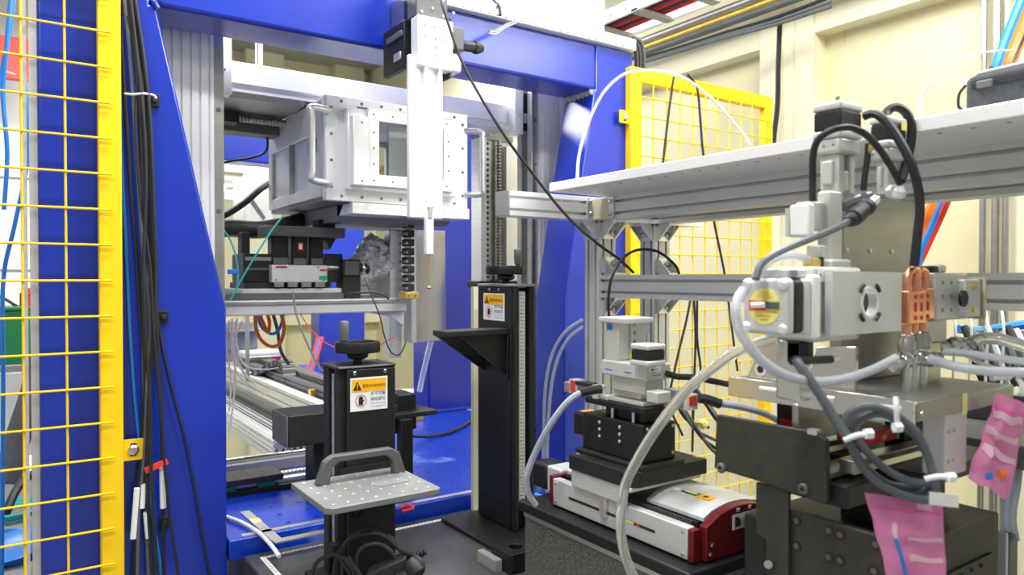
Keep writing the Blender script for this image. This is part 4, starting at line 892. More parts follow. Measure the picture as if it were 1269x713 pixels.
# bow handle
ha = at(398, 600, Z=1.09); hx0 = ha.x; hx1 = at(489, 581, Z=1.09).x; hy = by1 - .045
hm = MB(); hz_ = 1.088
hm.prism('y', [(hx0 - .012, hz_), (hx0 + .016, hz_), (hx0 + .020, hz_ + .032), (hx0 + .036, hz_ + .042), (hx1 - .036, hz_ + .042), (hx1 - .020, hz_ + .032), (hx1 - .016, hz_), (hx1 + .012, hz_), (hx1 - .004, hz_ + .045), (hx1 - .022, hz_ + .056), (hx0 + .022, hz_ + .056), (hx0 + .004, hz_ + .045)], hy - .010, hy + .010)
hm.build('carry_handle', 'grey_dark', t, bevel=.003)
# lower slide knobs right of the shelf
q = thing('small_slide', 'small black slide with lever below the breadboard shelf', 'slide', (bx1, 1.82, ZB))
bb = span(500, 480, 540, 603, 612, D=1.62, dy=.06)
bx((bb[0] - .02, bb[1], 1.84, 1.90, ZB, ZB + .02)).build('base', 'black', q, bevel=.002)
bx((bb[0], bb[1] - .02, 1.845, 1.895, ZB + .02, ZB + .045)).build('carriage', 'black_anod', q, bevel=.002)
MB().lathe((bb[1], 1.87, ZB + .01), [(.008, 0), (.008, .01), (.004, .012)], 10, (1, 0, 0)).build('knob', 'screw', q)
bb = span(505, 486, 540, 585, 592, D=1.72, dy=.1)
tag(MB().box(bb[0] - .02, bb[1] - .01, 1.93, 2.0, ZB + .0, ZB + .02).build('black_bar', 'black_anod', bevel=.004), 'flat black bar lying on blue base behind breadboard shelf', 'bar')
cable('red_tie', 'short red cable tie lying on the front edge of blue base', 'cable tie', [at(496, 630, Z=ZB + .006), at(505, 626, Z=ZB + .012), at(512, 630, Z=ZB + .006), at(498, 634, Z=ZB + .006)], .004, 'red_bright')
# --- rear column (label faces -X)
C2 = span(637, 592, 662, 352, 713, D=1.86)
x0, x1, y0, y1, _, z1 = C2
t = thing('lift_column', 'black hand cranked lift column with bracket shelf standing before blue leg', 'lift column', ((x0 + x1) / 2, (y0 + y1) / 2, ZP))
MB().box(x0 + .014, x1, y0 + .020, y1 - .002, ZP + .01, z1 - .01).build('body', 'black', t, bevel=.003)
MB().box(x0, x0 + .012, y0 + .016, y1, ZP + .012, z1 - .008).build('front_panel', 'black', t, bevel=.003)
MB().box(x0 - .002, x1 + .004, y0 - .002, y1 + .002, z1 - .008, z1).build('top_cap', 'grey', t, bevel=.003)
MB().box(x0 + .002, x0 + .016, y0, y0 + .014, ZP + .012, z1 - .008).build('side_rail', 'black_anod', t, bevel=.002)
MB().box(x1 - .014, x1, y0, y0 + .018, ZP + .012, z1 - .008).build('side_rail', 'black', t, bevel=.002)
sc = MB().box(x0 + .020, x0 + .042, y0 + .010, y0 + .0125, ZP + .08, z1 - .02).build('scale', 'label_white', t)
tk = MB()
for k in range(58): tk.box(x0 + .030 if k % 5 else x0 + .024, x0 + .038, y0 + .0094, y0 + .010, z1 - .03 - k * .0095, z1 - .0288 - k * .0095)
tk.build('scale_mark', 'ink', sc)['kind'] = 'stuff'
screws(t, [(x0, y0 + .115, z1 - .016), (x0, y0 + .07, z1 - .016)], (-1, 0, 0), .0045, .003)
a = at(599.5, 396, X=x0); b_ = at(625.5, 396, X=x0)
warning(t, (x0, a.y, a.z), (0, -1, 0), (0, 0, 1), (-1, 0, 0), a.y - b_.y, .072)
handwheel(t, ((x0 + x1) / 2 - .004, (y0 + y1) / 2 - .01, z1), .053, 0)
MB().box(x0 - .10, x1 + .02, y0 - .05, y1 + .03, ZP, ZP + .010).build('foot_plate', 'black', t, bevel=.002)
s2 = span(574, 536, 639, 414, 421.5, D=1.70)
MB().box(s2[0], x0 + .0, max(s2[2], y0 + .018), min(s2[3], y1 - .0), s2[4], s2[5]).build('bracket_shelf', 'black_anod', t, bevel=.002)
zz = s2[4]
MB().prism('y', [(s2[0] + .03, zz), (x0, zz), (x0, zz - .11)], y1 - .045, y1 - .035).build('gusset', 'black', t)
MB().prism('y', [(s2[0] + .05, zz), (x0, zz), (x0, zz - .11)], y0 + .03, y0 + .04).build('gusset', 'black', t)
MB().box(x0 - .006, x0, y0 + .02, y1 - .01, zz - .12, zz).build('shelf_back', 'black', t, bevel=.002)
# white panel strip behind rear column
xq_ = at(587, HZ, Y=y1 + .06).x; tag(MB().box(xq_, xq_ + .03, y1 + .06, y1 + .075, ZP, z1 - .01).build('panel_strip', 'cream_pale'), 'narrow cream panel strip standing behind the rear lift column', 'panel')
# block with hole and acrylic
n0 = at(634, 712, Z=ZP); l0 = at(613, 696, Z=ZP); r0 = at(660, 703, Z=ZP)
hb0 = ZP + .045
t = thing('drilled_block', 'black metal block with a round hole before rear column', 'block', (n0.x + .03, n0.y + .04, ZP))
w_ = l0.y - n0.y + .02; cxx, cyy = n0.x + .035, n0.y + .035
n = 24; poly = []; mb = MB(); sx_ = .042; r = .016
o_ = [(cxx + max(-sx_, min(sx_, 1.42 * sx_ * math.cos(2 * math.pi * (j + .5) / n))), cyy + max(-sx_, min(sx_, 1.42 * sx_ * math.sin(2 * math.pi * (j + .5) / n)))) for j in range(n)]
i_ = [(cxx + r * math.cos(2 * math.pi * (j + .5) / n), cyy + r * math.sin(2 * math.pi * (j + .5) / n)) for j in range(n)]
vs = [(p[0], p[1], z) for z in (ZP, hb0) for p in o_] + [(p[0], p[1], z) for z in (ZP + .005, hb0) for p in i_]
fs = [(j, (j + 1) % n, n + (j + 1) % n, n + j) for j in range(n)] + [(2 * n + j, 2 * n + (j + 1) % n, 3 * n + (j + 1) % n, 3 * n + j) for j in range(n)] + [(n + j, n + (j + 1) % n, 3 * n + (j + 1) % n, 3 * n + j) for j in range(n)] + [tuple(range(n)), tuple(2 * n + j for j in range(n))]
mb.add(vs, fs).build('block', 'black', t, bevel=.001)
screws(t, [(cxx - .03, cyy - .03, hb0), (cxx + .03, cyy - .03, hb0), (cxx - .03, cyy + .03, hb0)], (0, 0, 1), .004, .001, 'black_anod')
tag(MB().box(cxx - .062, cxx - .044, cyy - .01, cyy + .07, ZP, ZP + .028).build('acrylic_strip', 'acrylic', bevel=.001), 'clear acrylic strip beside the black drilled block', 'strip')
# power strip and coiled cable in front of the front column
D0 = 1.36
t = thing('power_strip', 'black power strip lying in front of lift column', 'power strip', at(480, 712, D=D0))
p = at(455, 716, D=D0); q = at(505, 694, D=D0); d_ = (q - p); e_ = Vector((0, 0, .012)); s_ = d_.cross(Vector((0, 0, 1))).normalized() * .022
MB().add([p - s_ - e_, q - s_ - e_, q + s_ - e_, p + s_ - e_, p - s_ + e_, q - s_ + e_, q + s_ + e_, p + s_ + e_], [(0, 1, 2, 3), (4, 5, 6, 7), (0, 1, 5, 4), (1, 2, 6, 5), (2, 3, 7, 6), (3, 0, 4, 7)]).build('body', 'black_anod', t, bevel=.004)
dn = d_.normalized()
gl = MB()
for k in range(6): gl.lathe(q + dn * (.004 + .006 * k), [(.009 - .0008 * k, 0), (.011 - .0008 * k, .002), (.009 - .0008 * k, .004)], 10, dn)
gl.build('strain_relief', 'rubber', t)
a = at(511, 700, D=D0 - .03)
pg = thing('power_plug', 'black power plug with brass pins beside the coiled cable', 'plug', a)
MB().lathe(a, [(.012, -.01), (.017, 0), (.017, .018), (.011, .024)], 16, (.3, -.6, -.7)).build('plug_body', 'black_anod', pg)
MB().box(a.x - .002, a.x + .003, a.y - .024, a.y - .018, a.z - .038, a.z - .014).build('pin', 'brass', pg)
cd = MB()
loops = [[(413, 718, 1.42), (418, 690, 1.41), (436, 665, 1.40), (462, 655, 1.40), (486, 668, 1.39), (500, 688, 1.38)],
         [(424, 718, 1.38), (425, 690, 1.38), (430, 672, 1.38), (450, 662, 1.37), (475, 664, 1.37), (498, 684, 1.37)],
         [(445, 718, 1.36), (442, 696, 1.36), (448, 680, 1.36), (468, 674, 1.36), (485, 684, 1.36), (492, 700, 1.36)],
         [(386, 718, 1.38), (392, 698, 1.37), (410, 688, 1.36), (424, 690, 1.36), (436, 704, 1.36), (442, 720, 1.36)],
         [(432, 690, 1.35), (440, 704, 1.35), (452, 720, 1.35)], [(421, 692, 1.37), (432, 708, 1.37), (440, 724, 1.37)],
         [(498, 684, 1.37), (515, 690, 1.34), (524, 700, 1.33), (520, 716, 1.33)]]
cw = thing('coiled_cable', 'coiled black power cable heaped before the front lift column', 'cable coil', at(450, 720, D=1.37))
for l in loops: MB().tube([at(*p[:2], D=p[2]) for p in l], .0038, 8).build('loop', 'rubber', cw)
# ================================================================== aluminium rack
ra = at(636, 234, D=1.74); XA = .985; YA = 1.45
XP = 1.27; PW = .058
ZT = 1.712; ZL = 1.652
t = thing('rack_frame', 'aluminium profile rack with corner brackets and bolted crossbars', 'rack', (XP, 1.0, 0))
def post(x, y, zt): return MB().prism('z', slot_poly(x, x + PW, y, y + PW, 2, 2, .007, .013), 0, zt).build('post', 'alu_soft', t)
P1x, P1y = XP, YA; post(P1x, P1y, ZL)
P2x = 1.475; P2y = YA; post(P2x, P2y, ZL - .0)
YN = -.35
for yy in (YN,): post(P1x, yy, ZL); post(P2x, yy, ZL)
# beam A along X at the rack end, with dark end cap
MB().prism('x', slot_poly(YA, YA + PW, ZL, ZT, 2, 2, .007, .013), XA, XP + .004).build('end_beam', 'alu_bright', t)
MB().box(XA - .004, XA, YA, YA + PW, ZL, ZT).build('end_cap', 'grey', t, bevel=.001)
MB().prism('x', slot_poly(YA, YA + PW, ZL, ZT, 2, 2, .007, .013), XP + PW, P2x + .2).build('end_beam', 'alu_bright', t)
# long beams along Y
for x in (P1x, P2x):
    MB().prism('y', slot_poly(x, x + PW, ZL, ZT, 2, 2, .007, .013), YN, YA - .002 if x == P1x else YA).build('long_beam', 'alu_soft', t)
for x in (P1x,):
    za = at(736, 341, D=1.91).z; zb_ = at(736, 369, D=1.91).z
    MB().prism('y', slot_poly(x + .004, x + PW, zb_, za, 2, 2, .007, .013), YN, YA).build('middle_beam', 'alu_soft', t)
# cream corner plate and angle brackets at the beam corner
pa = Vector((P1x - .006, YA - .030, 0)); 
cp = MB().prism('z', [(P1x - .030, YA + .0), (P1x + .0, YA - .034), (P1x + .0, YA)], ZL + .002, ZT - .004).build('corner_plate', 'cream_pale', t)
def bracket(p, ax, up, m='alu'):
    """die-cast corner bracket: p inner corner, ax horizontal arm direction, up +1/-1"""
    p = Vector(p); ax = Vector(ax); side = Vector((ax.y, -ax.x, 0)); s = .048; w2 = .022; th = .006
    U = Vector((0, 0, up))
    def bxv(o, a, la, b_, lb, c_, lc, name, par):
        vs = [o + a * i * la + b_ * j * lb + c_ * k * lc for k in (0, 1) for j in (0, 1) for i in (0, 1)]
        return MB().add(vs, [(0, 1, 3, 2), (4, 5, 7, 6), (0, 1, 5, 4), (1, 3, 7, 5), (3, 2, 6, 7), (2, 0, 4, 6)]).build(name, m, par)
    o = p - side * w2
    br = bxv(o, ax, s, side, 2 * w2, U, th, 'corner_bracket', t)
    bxv(o, ax, th, side, 2 * w2, U, s, 'bracket_flange', br)
    for sg in (-1, 1):
        q = [p + side * sg * w2 + ax * th + U * th, p + side * sg * w2 + ax * s + U * th, p + side * sg * w2 + ax * th + U * s]
        k = [v - side * sg * .004 for v in q]
        MB().add(q + k, [(0, 1, 2), (3, 4, 5), (0, 1, 4, 3), (1, 2, 5, 4), (2, 0, 3, 5)]).build('bracket_web', m, br)
    for sg in (-1, 1):
        MB().lathe(p + side * sg * .010 + ax * th + U * .030, [(.007, 0), (.007, .004), (.004, .006)], 10, ax).build('bracket_bolt', 'screw', br)
        MB().lathe(p + side * sg * .010 + ax * .034 + U * th, [(.006, 0), (.006, .004), (.004, .006)], 10, U).build('bracket_bolt', 'screw', br)
    return br
h2 = PW / 2
for (px_, py_) in ((P1x, P1y), (P2x, P2y)):
    bracket((px_, py_ + h2, ZL), (-1, 0, 0), -1); bracket((px_ + h2, py_, ZL), (0, -1, 0), -1); bracket((px_ + PW, py_ + h2, ZL), (1, 0, 0), -1)
bracket((P1x + h2 + .004, P1y, za), (0, -1, 0), 1); bracket((P1x + h2 + .004, P1y, zb_), (0, -1, 0), -1)
bracket((P2x + h2, P2y, za), (0, -1, 0), 1); bracket((P2x + h2, P2y, zb_), (0, -1, 0), -1)
MB().prism('y', slot_poly(P2x + .004, P2x + PW, zb_, za, 2, 2, .008, .006), YN, YA).build('middle_beam', 'alu_soft', t)
for (qx, qy, ax) in ((P1x - .032, YA - .003, (0, -1, 0)), (P1x - .003, YA - .045, (-1, 0, 0))):
    if ax[0] == 0: pc = MB().box(qx - .014, qx + .002, YA - .006, YA, ZL + .002, ZT - .003).build('angle_plate', 'alu', t, bevel=.001)
    else: pc = MB().box(P1x - .006, P1x, qy - .016, qy + .004, ZL + .002, ZT - .003).build('angle_plate', 'alu', t, bevel=.001)
    for z in (ZL + .014, ZT - .014):
        c_ = Vector((qx - .006, YA - .006, z)) if ax[0] == 0 else Vector((P1x - .006, qy - .006, z))
        MB().lathe(c_, [(.006, 0), (.006, .004), (.004, .006)], 10, ax).build('angle_bolt', 'screw', pc)
# white shelf board
sx0 = 1.085
t2 = thing('shelf_board', 'long white shelf board lying on the aluminium rack', 'shelf', (1.35, .5, ZT))
MB().box(sx0, 1.66, YN - .1, 1.425, ZT, ZT + .022).build('board', 'white_metal', t2, bevel=.002)
rv = MB()
for k in range(30): rv.cyl((sx0 + .03, 1.38 - k * .045, ZT - .0008), (sx0 + .03, 1.38 - k * .045, ZT + .001), .003, 8)
rv.build('rivet', 'grey', t2)['kind'] = 'stuff'
# black bag on the shelf
zb0 = ZT + .022
a = at(1195, 120, X=1.2)
t = thing('equipment_bag', 'black zipped fabric equipment bag lying on white shelf', 'bag', (1.3, a.y - .15, zb0))
yb1 = a.y; L_ = .36
MB().prism('x', [(yb1, zb0), (yb1, zb0 + .066), (yb1 - .004, zb0 + .074), (yb1 - L_, zb0 + .082), (yb1 - L_, zb0)], 1.2, 1.42).build('body', 'bag_cloth', t, bevel=.012, seg=3)
MB().prism('x', [(yb1 - .006, zb0 + .070), (yb1 - .016, zb0 + .080), (yb1 - L_, zb0 + .088), (yb1 - L_, zb0 + .078)], 1.205, 1.41).build('lid', 'grey_plate', t, bevel=.004)
MB().box(1.196, 1.201, yb1 - L_, yb1 - .012, zb0 + .053, zb0 + .059).build('zip', 'rubber', t)
for k in range(2):
    zp = Vector((1.192, yb1 - .02 - .09 * k, zb0 + .056))
    MB().box(1.190, 1.198, zp.y - .022, zp.y, zp.z - .005, zp.z + .005).build('zip_puller', 'grey_dark', t, bevel=.002)
MB().tube([Vector((1.196, yb1 - .004, zb0 + .060)), Vector((1.195, yb1 + .005, zb0 + .048)), Vector((1.195, yb1 + .006, zb0 + .03)), Vector((1.198, yb1 + .002, zb0 + .024))], .0022, 8).build('pull_loop', 'rubber', t)
# hoses by the bag and through the rack
cable('feed_hose', 'bright blue hose strapped to an orange hose behind the shelf bag', 'hose', [(1290, -60, 2.05), (1262, 10, 2.05), (1246, 50, 2.05), (1230, 95, 2.05), (1203, 170, 2.08), (1172, 245, 2.12), (1157, 280, 2.16), (1138, 325, 2.2), (1130, 380, 2.2)], .013, 'tube_blue')
cable('feed_hose', 'orange red hose rising behind the black shelf bag', 'hose', [(1306, -60, 2.08), (1277, 10, 2.08), (1262, 50, 2.08), (1242, 95, 2.08), (1200, 170, 2.16), (1160, 250, 2.2), (1146, 285, 2.24), (1128, 335, 2.28), (1122, 400, 2.28)], .020, 'orange')
cable('feed_hose', 'crimson hose slanting down below the shelf beside the blue one', 'hose', [(1206, 170, 2.04), (1176, 245, 2.1), (1162, 278, 2.15), (1140, 325, 2.2)], .010, 'red_bright')
cable('hose_tie', 'black zip tie strapping blue and orange hoses together', 'cable tie', [(1228, 84, 2.02), (1236, 86, 2.0), (1246, 88, 2.0), (1256, 92, 2.02)], .005, 'rubber')
cable('thin_wire', 'thin black wire looping near the orange hose over bag', 'wire', [(1272, 40, 1.6), (1262, 62, 1.6), (1252, 88, 1.58), (1248, 110, 1.5)], .003, 'rubber')
cable('clear_tubing', 'thin clear tubing curling up behind the shelf', 'tubing', [(1147, 203, 1.5), (1144, 160, 1.55), (1141, 125, 1.6), (1150, 105, 1.6), (1170, 96, 1.6), (1190, 98, 1.55), (1204, 106, 1.5)], .0035, 'hose')
cable('clear_tubing', 'thin clear tubing arching high over the cream wall', 'tubing', [(1138, 150, 1.8), (1142, 122, 1.8), (1165, 92, 1.8), (1200, 70, 1.9), (1225, 64, 2.0), (1260, 62, 2.0)], .003, 'hose')
# tubing around the gantry corner and fence
cable('milk_tube', 'milky plastic tube arching from the gantry leg over the fence', 'tubing', [(715, 225, 1.95), (718, 190, 2.05), (730, 150, 2.15), (750, 112, 2.22), (778, 90, 2.26), (815, 88, 2.3), (850, 98, 2.32), (885, 125, 2.34), (920, 165, 2.36), (930, 180, 2.36)], .0046, 'tube_milk', k=8)
for k, pts in enumerate(([(722, 396, 1.9), (700, 412, 1.92), (684, 440, 1.94), (676, 480, 1.95), (674, 530, 1.95), (673, 600, 1.95)], [(722, 405, 1.9), (704, 420, 1.92), (690, 448, 1.94), (682, 490, 1.95), (678, 560, 1.95), (678, 610, 1.95)])):
    cable('milk_tube', 'milky plastic tube curving beside the blue leg below the rack', 'tubing', pts, .0048, 'tube_milk', 'pair of tubes beside the blue leg')
# black cables hanging behind the rack in front of the right fence
G = 'black cables hanging by the right fence'
for k, pts in enumerate(([(835, 95, 2.42), (830, 130, 2.42), (824, 180, 2.4), (820, 220, 2.38)], [(852, 92, 2.4), (864, 110, 2.4), (868, 150, 2.4), (872, 195, 2.38), (884, 270, 2.36), (898, 340, 2.36), (906, 400, 2.36), (914, 460, 2.36)],
        [(856, 370, 2.3), (850, 400, 2.3), (838, 450, 2.3), (830, 500, 2.3), (846, 540, 2.3)], [(860, 370, 2.32), (862, 420, 2.32), (860, 480, 2.32), (858, 560, 2.32)], [(864, 370, 2.34), (864, 420, 2.34), (868, 470, 2.34), (850, 500, 2.34), (820, 475, 2.3)])):
    cable('hanging_cable', 'black cable hanging down in front of the right fence', 'cable', [at(p[0], p[1], Y=1.756) for p in pts], .0042, 'rubber', G)
for k in range(7):
    x = 838 + 9 * k; y = 500 + 11 * (k % 4)
    cable('tangled_cable', 'black cable tangled on the fence behind the dark plate', 'cable', [(x - 20, y - 30, 2.2), (x, y, 2.15), (x + 15, y + 22, 2.15), (x + 40, y + 30 + 5 * k, 2.2)], .005, ('rubber', 'cable_grey')[k % 2], 'tangled cables behind the dark plate')
tag(MB().lathe(at(871, 526, D=2.1), [(.012, -.01), (.016, 0), (.012, .01)], 8, (1, 0, .4)).build('yellow_clip', 'label_yellow'), 'small yellow clip among the tangled black cables', 'clip')
cable('arched_cable', 'black cable arching over the middle crossbar of the rack', 'cable', [(755, 400, 1.62), (754, 370, 1.62), (758, 345, 1.62), (770, 322, 1.64), (790, 310, 1.66), (815, 312, 1.68), (836, 328, 1.70), (842, 340, 1.70)], .0032, 'rubber')
# ================================================================== granite block with linear stage
ZG = 1.045
t = thing('granite_block', 'speckled grey granite block with black top slab', 'block', (1.05, .95, 0))
gx0 = .862; gy1 = 1.215
MB().box(gx0, 1.25, .775, gy1, 0, ZG - .035).build('stone', 'granite', t, bevel=.004)
MB().box(gx0 - .002, 1.25, .772, gy1, ZG - .035, ZG - .022).build('steel_edge', 'alu', t, bevel=.001)
MB().box(gx0 - .012, 1.26, .762, gy1 + .006, ZG - .022, ZG).build('top_slab', 'black', t, bevel=.004)
t = thing('linear_stage', 'silver linear stage with dark red end plates on granite block', 'linear stage', (.98, .95, ZG))
lx0, lx1 = .882, 1.062; ly0, ly1 = .790, 1.145
MB().box(lx0 + .02, lx1, ly0, ly1, ZG, ZG + .035).build('bed', 'alu', t, bevel=.003)
sd = MB().box(lx0, lx0 + .018, ly0 + .004, ly1, ZG + .004, ZG + .056).build('side_cover', 'alu_soft', t, bevel=.002)
MB().box(lx0 - .0006, lx0 + .001, ly0 + .075, ly1 - .05, ZG + .027, ZG + .032).build('slot', 'ink', sd)
MB().box(lx0 - .001, lx0 + .0005, ly0 + .125, ly0 + .16, ZG + .0275, ZG + .0315).build('slot_print', 'label_yellow', sd)
MB().box(lx0 - .0012, lx0 + .0005, ly0 + .112, ly0 + .118, ZG + .0275, ZG + .0315).build('slot_lamp', 'red_bright', sd)
screws(sd, [(lx0, ly0 + .014, ZG + .012), (lx0, ly0 + .014, ZG + .048), (lx0, ly1 - .01, ZG + .012), (lx0, ly1 - .01, ZG + .048)], (-1, 0, 0), .003, .002)
MB().box(lx0, lx0 + .018, ly0 - .008, ly0 + .004, ZG + .002, ZG + .055).build('side_end_plate', 'red_anod', t, bevel=.002)
# curved top cover
arc = [(lx0 + .036, ZG + .066)] + [(lx0 + .036 + (lx1 - lx0 - .036) * k / 8, ZG + .066 + .016 * math.sin(math.pi * (k + .6) / 9.2)) for k in range(1, 8)] + [(lx1, ZG + .072), (lx1, ZG + .062), (lx0 + .036, ZG + .060)]
cv = MB().prism('y', arc, ly0 + .002, .92).build('top_cover', 'alu_soft', t, angle=.3)
MB().prism('y', arc, 1.07, ly1).build('top_cover', 'alu_soft', t, angle=.3)
MB().box(lx0 + .03, lx1 - .01, ly0 + .01, ly1, ZG + .035, ZG + .058).build('bellows_core', 'black', t)
for k in range(28): MB().box(lx0 + .026, lx0 + .031, ly0 + .02 + .006 * k, ly0 + .023 + .006 * k, ZG + .05, ZG + .0585).build('bellows_fold', 'grey_dark', t)
cz = ZG + .079
# end plate in red with profile shape
ep = [(lx0 + .022, ZG + .002), (lx1 + .02, ZG + .002), (lx1 + .02, ZG + .012), (lx1 + .002, ZG + .03), (lx1 + .002, ZG + .076)] + [(x, z - .002) for (x, z) in arc[7:0:-1]] + [(lx0 + .034, ZG + .062), (lx0 + .022, ZG + .058)]
e_ = MB().prism('y', ep, ly0 - .016, ly0).build('end_plate', 'red_anod', t, bevel=.0015)
lb = MB().box(lx0 + .085, lx0 + .145, ly0 - .0172, ly0 - .016, ZG + .042, ZG + .066).build('maker_label', 'label_white', e_)
MB().prism('y', [(lx0 + .090, ZG + .046), (lx0 + .104, ZG + .046), (lx0 + .104, ZG + .056), (lx0 + .097, ZG + .062), (lx0 + .090, ZG + .062)], ly0 - .0178, ly0 - .0172).build('label_mark', 'ink', lb)
for k in range(3): MB().box(lx0 + .108, lx0 + .125, ly0 - .0178, ly0 - .0172, ZG + .047 + .005 * k, ZG + .0485 + .005 * k).build('label_line', 'ink_grey', lb)
screws(e_, [(lx0 + .03, ly0 - .016, ZG + .014), (lx0 + .034, ly0 - .016, ZG + .028), (lx1 - .01, ly0 - .016, ZG + .018)], (0, -1, 0), .0035, .003)
for k in (.095, .125): MB().box(lx0 + k, lx0 + k + .008, ly0 - .017, ly0 + .001, ZG + .07, ZG + .076).build('cover_tab', 'alu_soft', e_, bevel=.001)
MB().box(lx0 + .0, lx1 - .04, ly1, ly1 + .012, ZG + .004, ZG + .06).build('far_plate', 'red_anod', t, bevel=.002)
# drive motor at the far end
MB().box(lx0 + .03, lx0 + .085, ly1 + .012, ly1 + .06, ZG + .01, ZG + .065).build('motor_flange', 'alu_soft', t, bevel=.004)
MB().box(lx0 + .03, lx0 + .085, ly1 + .06, ly1 + .115, ZG + .01, ZG + .065).build('motor', 'black', t, bevel=.008)
# yellow-green sticker on top cover
sy = ly0 + .02
def ontop(x): 
    for i in range(1, 8):
        if arc[i][0] <= x <= arc[i + 1][0]: return arc[i][1] + (arc[i + 1][1] - arc[i][1]) * (x - arc[i][0]) / max(1e-6, arc[i + 1][0] - arc[i][0])
    return ZG + .08
xs_ = lx0 + .088; z_ = max(ontop(xs_ - .008), ontop(xs_ + .008))
MB().box(xs_ - .007, xs_ + .007, ly0 + .055, ly0 + .092, z_ - .002, z_ + .0006).build('print_strip', 'green', cv); MB().box(xs_ - .010, xs_ + .010, ly0 + .028, ly0 + .055, z_ - .002, z_ + .0007).build('warning_sticker', 'label_orange', cv)
MB().box(xs_ - .004, xs_ + .004, ly0 + .062, ly0 + .088, z_, z_ + .0011).build('print_line', 'label_yellow', cv)
MB().lathe((xs_ - .006, ly0 + .102, z_ - .001), [(.006, 0), (.006, .002), (.0, .002)], 14).build('white_dot', 'label_white', cv)
MB().lathe((xs_, ly0 + .042, z_), [(.005, 0), (.005, .0012)], 12).build('sticker_mark', 'ink', cv)
# carriage
cx0, cx1, cy0, cy1 = .868, 1.058, .905, 1.078
t = thing('stage_carriage', 'silver carriage with black adapter plate on the linear stage', 'carriage', (.96, .99, ZG + .03))
MB().box(cx0 + .006, cx1 - .004, cy0 + .01, cy1, ZG + .083, ZG + .092).build('slider', 'alu_soft', t, bevel=.003)
MB().box(cx0 + .004, lx0 - .004, cy0 + .02, cy1 - .002, ZG + .058, ZG + .092).build('side_skirt', 'alu_soft', t, bevel=.003)
MB().box(cx0 + .006, cx0 + .013, (cy0 + cy1) / 2 - .01, (cy0 + cy1) / 2 + .006, ZG + .022, ZG + .066).build('pointer', 'alu', t, bevel=.001)
screws(t, [(cx0 + .004, cy1 - .05, ZG + .078), (cx0 + .004, cy0 + .05, ZG + .078)], (-1, 0, 0), .003, .001, 'alu')
ch_ = .02
zc0 = ZG + .092; zc1 = ZG + .120
ad = MB().prism('z', [(cx0 + ch_, cy0), (cx1, cy0), (cx1, cy1), (cx0, cy1), (cx0, cy0 + ch_)], zc0, zc1).build('adapter_plate', 'black_anod', t, bevel=.002)
screws(ad, [(cx0 + .015, cy1 - .012, zc1), (cx0 + .022, cy0 + .022, zc1), (cx1 - .015, cy0 + .015, zc1), (cx1 - .015, cy1 - .015, zc1)], (0, 0, 1), .005, .002)
# black lift stage
L1 = span(796, 722, 838, 528, 575, D=1.27)
x0, x1, y0, y1, _, z1 = L1
t = thing('lift_stage', 'black lab lift stage with steel guide pins on carriage', 'lift stage', ((x0 + x1) / 2, (y0 + y1) / 2, zc1))
MB().box(x0 - .012, x1 + .012, y0 - .012, y1 + .008, zc1, zc1 + .008).build('foot_plate', 'black_anod', t, bevel=.002)
MB().box(x0, x1, y0, y1, zc1 + .008, z1).build('body', 'black', t, bevel=.003)
pts = [(x0, y1 - .05 - .055 * i, z1 - .012 - .013 * j) for i in range(2) for j in range(3)]
screws(t, pts, (-1, 0, 0), .0032, .002, 'alu')
screws(t, [(x0 + .012, y0, z1 - .008), (x1 - .008, y0, z1 - .008), (x1 - .008, y0, zc1 + .02)], (0, -1, 0), .003, .002, 'alu')
zp0 = z1 + .020; zp1 = z1 + .032
MB().box(x0 - .004, x1 + .002, y0 - .008, y1 - .01, zp0, zp1).build('top_plate', 'black', t, bevel=.003)
MB().box(x0 + .014, x1 - .006, y0 + .01, y1 - .05, z1, zp0).build('ram', 'black_anod', t, bevel=.003)
for k in range(2): MB().cyl((x0 + .008, y0 + .03 + .055 * k, z1), (x0 + .008, y0 + .03 + .055 * k, zp0), .004, 12).build('guide_pin', 'screw', t)
MB().box(x0 + .012, x0 + .058, y1, y1 + .045, z1 - .052, z1 - .006).build('motor', 'black', t, bevel=.006)
MB().box(x0 + .02, x0 + .05, y1 + .008, y1 + .035, z1 - .006, z1 - .0055).build('motor_sticker', 'label_orange', t)
MB().box(x0 + .03, x0 + .05, y1 - .04, y1 - .02, z1, z1 + .0006).build('sticker', 'label_yellow', t)
screws(t, [(x0 + .012, y1 + .006, z1 - .012), (x0 + .012, y1 + .006, z1 - .046)], (-1, 0, 0), .003, .002)
# grey precision stage pile
t = thing('precision_stage', 'light grey precision stage with upright stepper motor on black lift', 'stage', ((x0 + x1) / 2, (y0 + y1) / 2, zp1))
q1 = (x0 + .002, x1 - .012, y0 + .0, y1 - .055, zp1, zp1 + .008); bx(q1).build('base_plate', 'stage_grey', t, bevel=.002)
q2 = (x0 + .016, x1 - .03, y0 + .02, y1 - .07, zp1 + .008, zp1 + .022); bx(q2).build('cross_slide', 'alu', t, bevel=.002)
S1 = span(800, 745, 832, 471, 480, D=1.25)
zs = zp1 + .022
gx0_, gx1_, gy0_, gy1_ = S1[0], S1[1], S1[2], S1[3]
zA = at(800, 473, D=1.25).z; zB_ = at(800, 453, D=1.25).z
MB().box(gx0_ + .01, gx1_ - .006, gy0_ + .012, gy1_ - .02, zs, zA).build('lower_body', 'stage_grey', t, bevel=.002)
up = MB().box(gx0_, gx1_, gy0_, gy1_, zA, zB_).build('upper_body', 'stage_grey', t, bevel=.003)
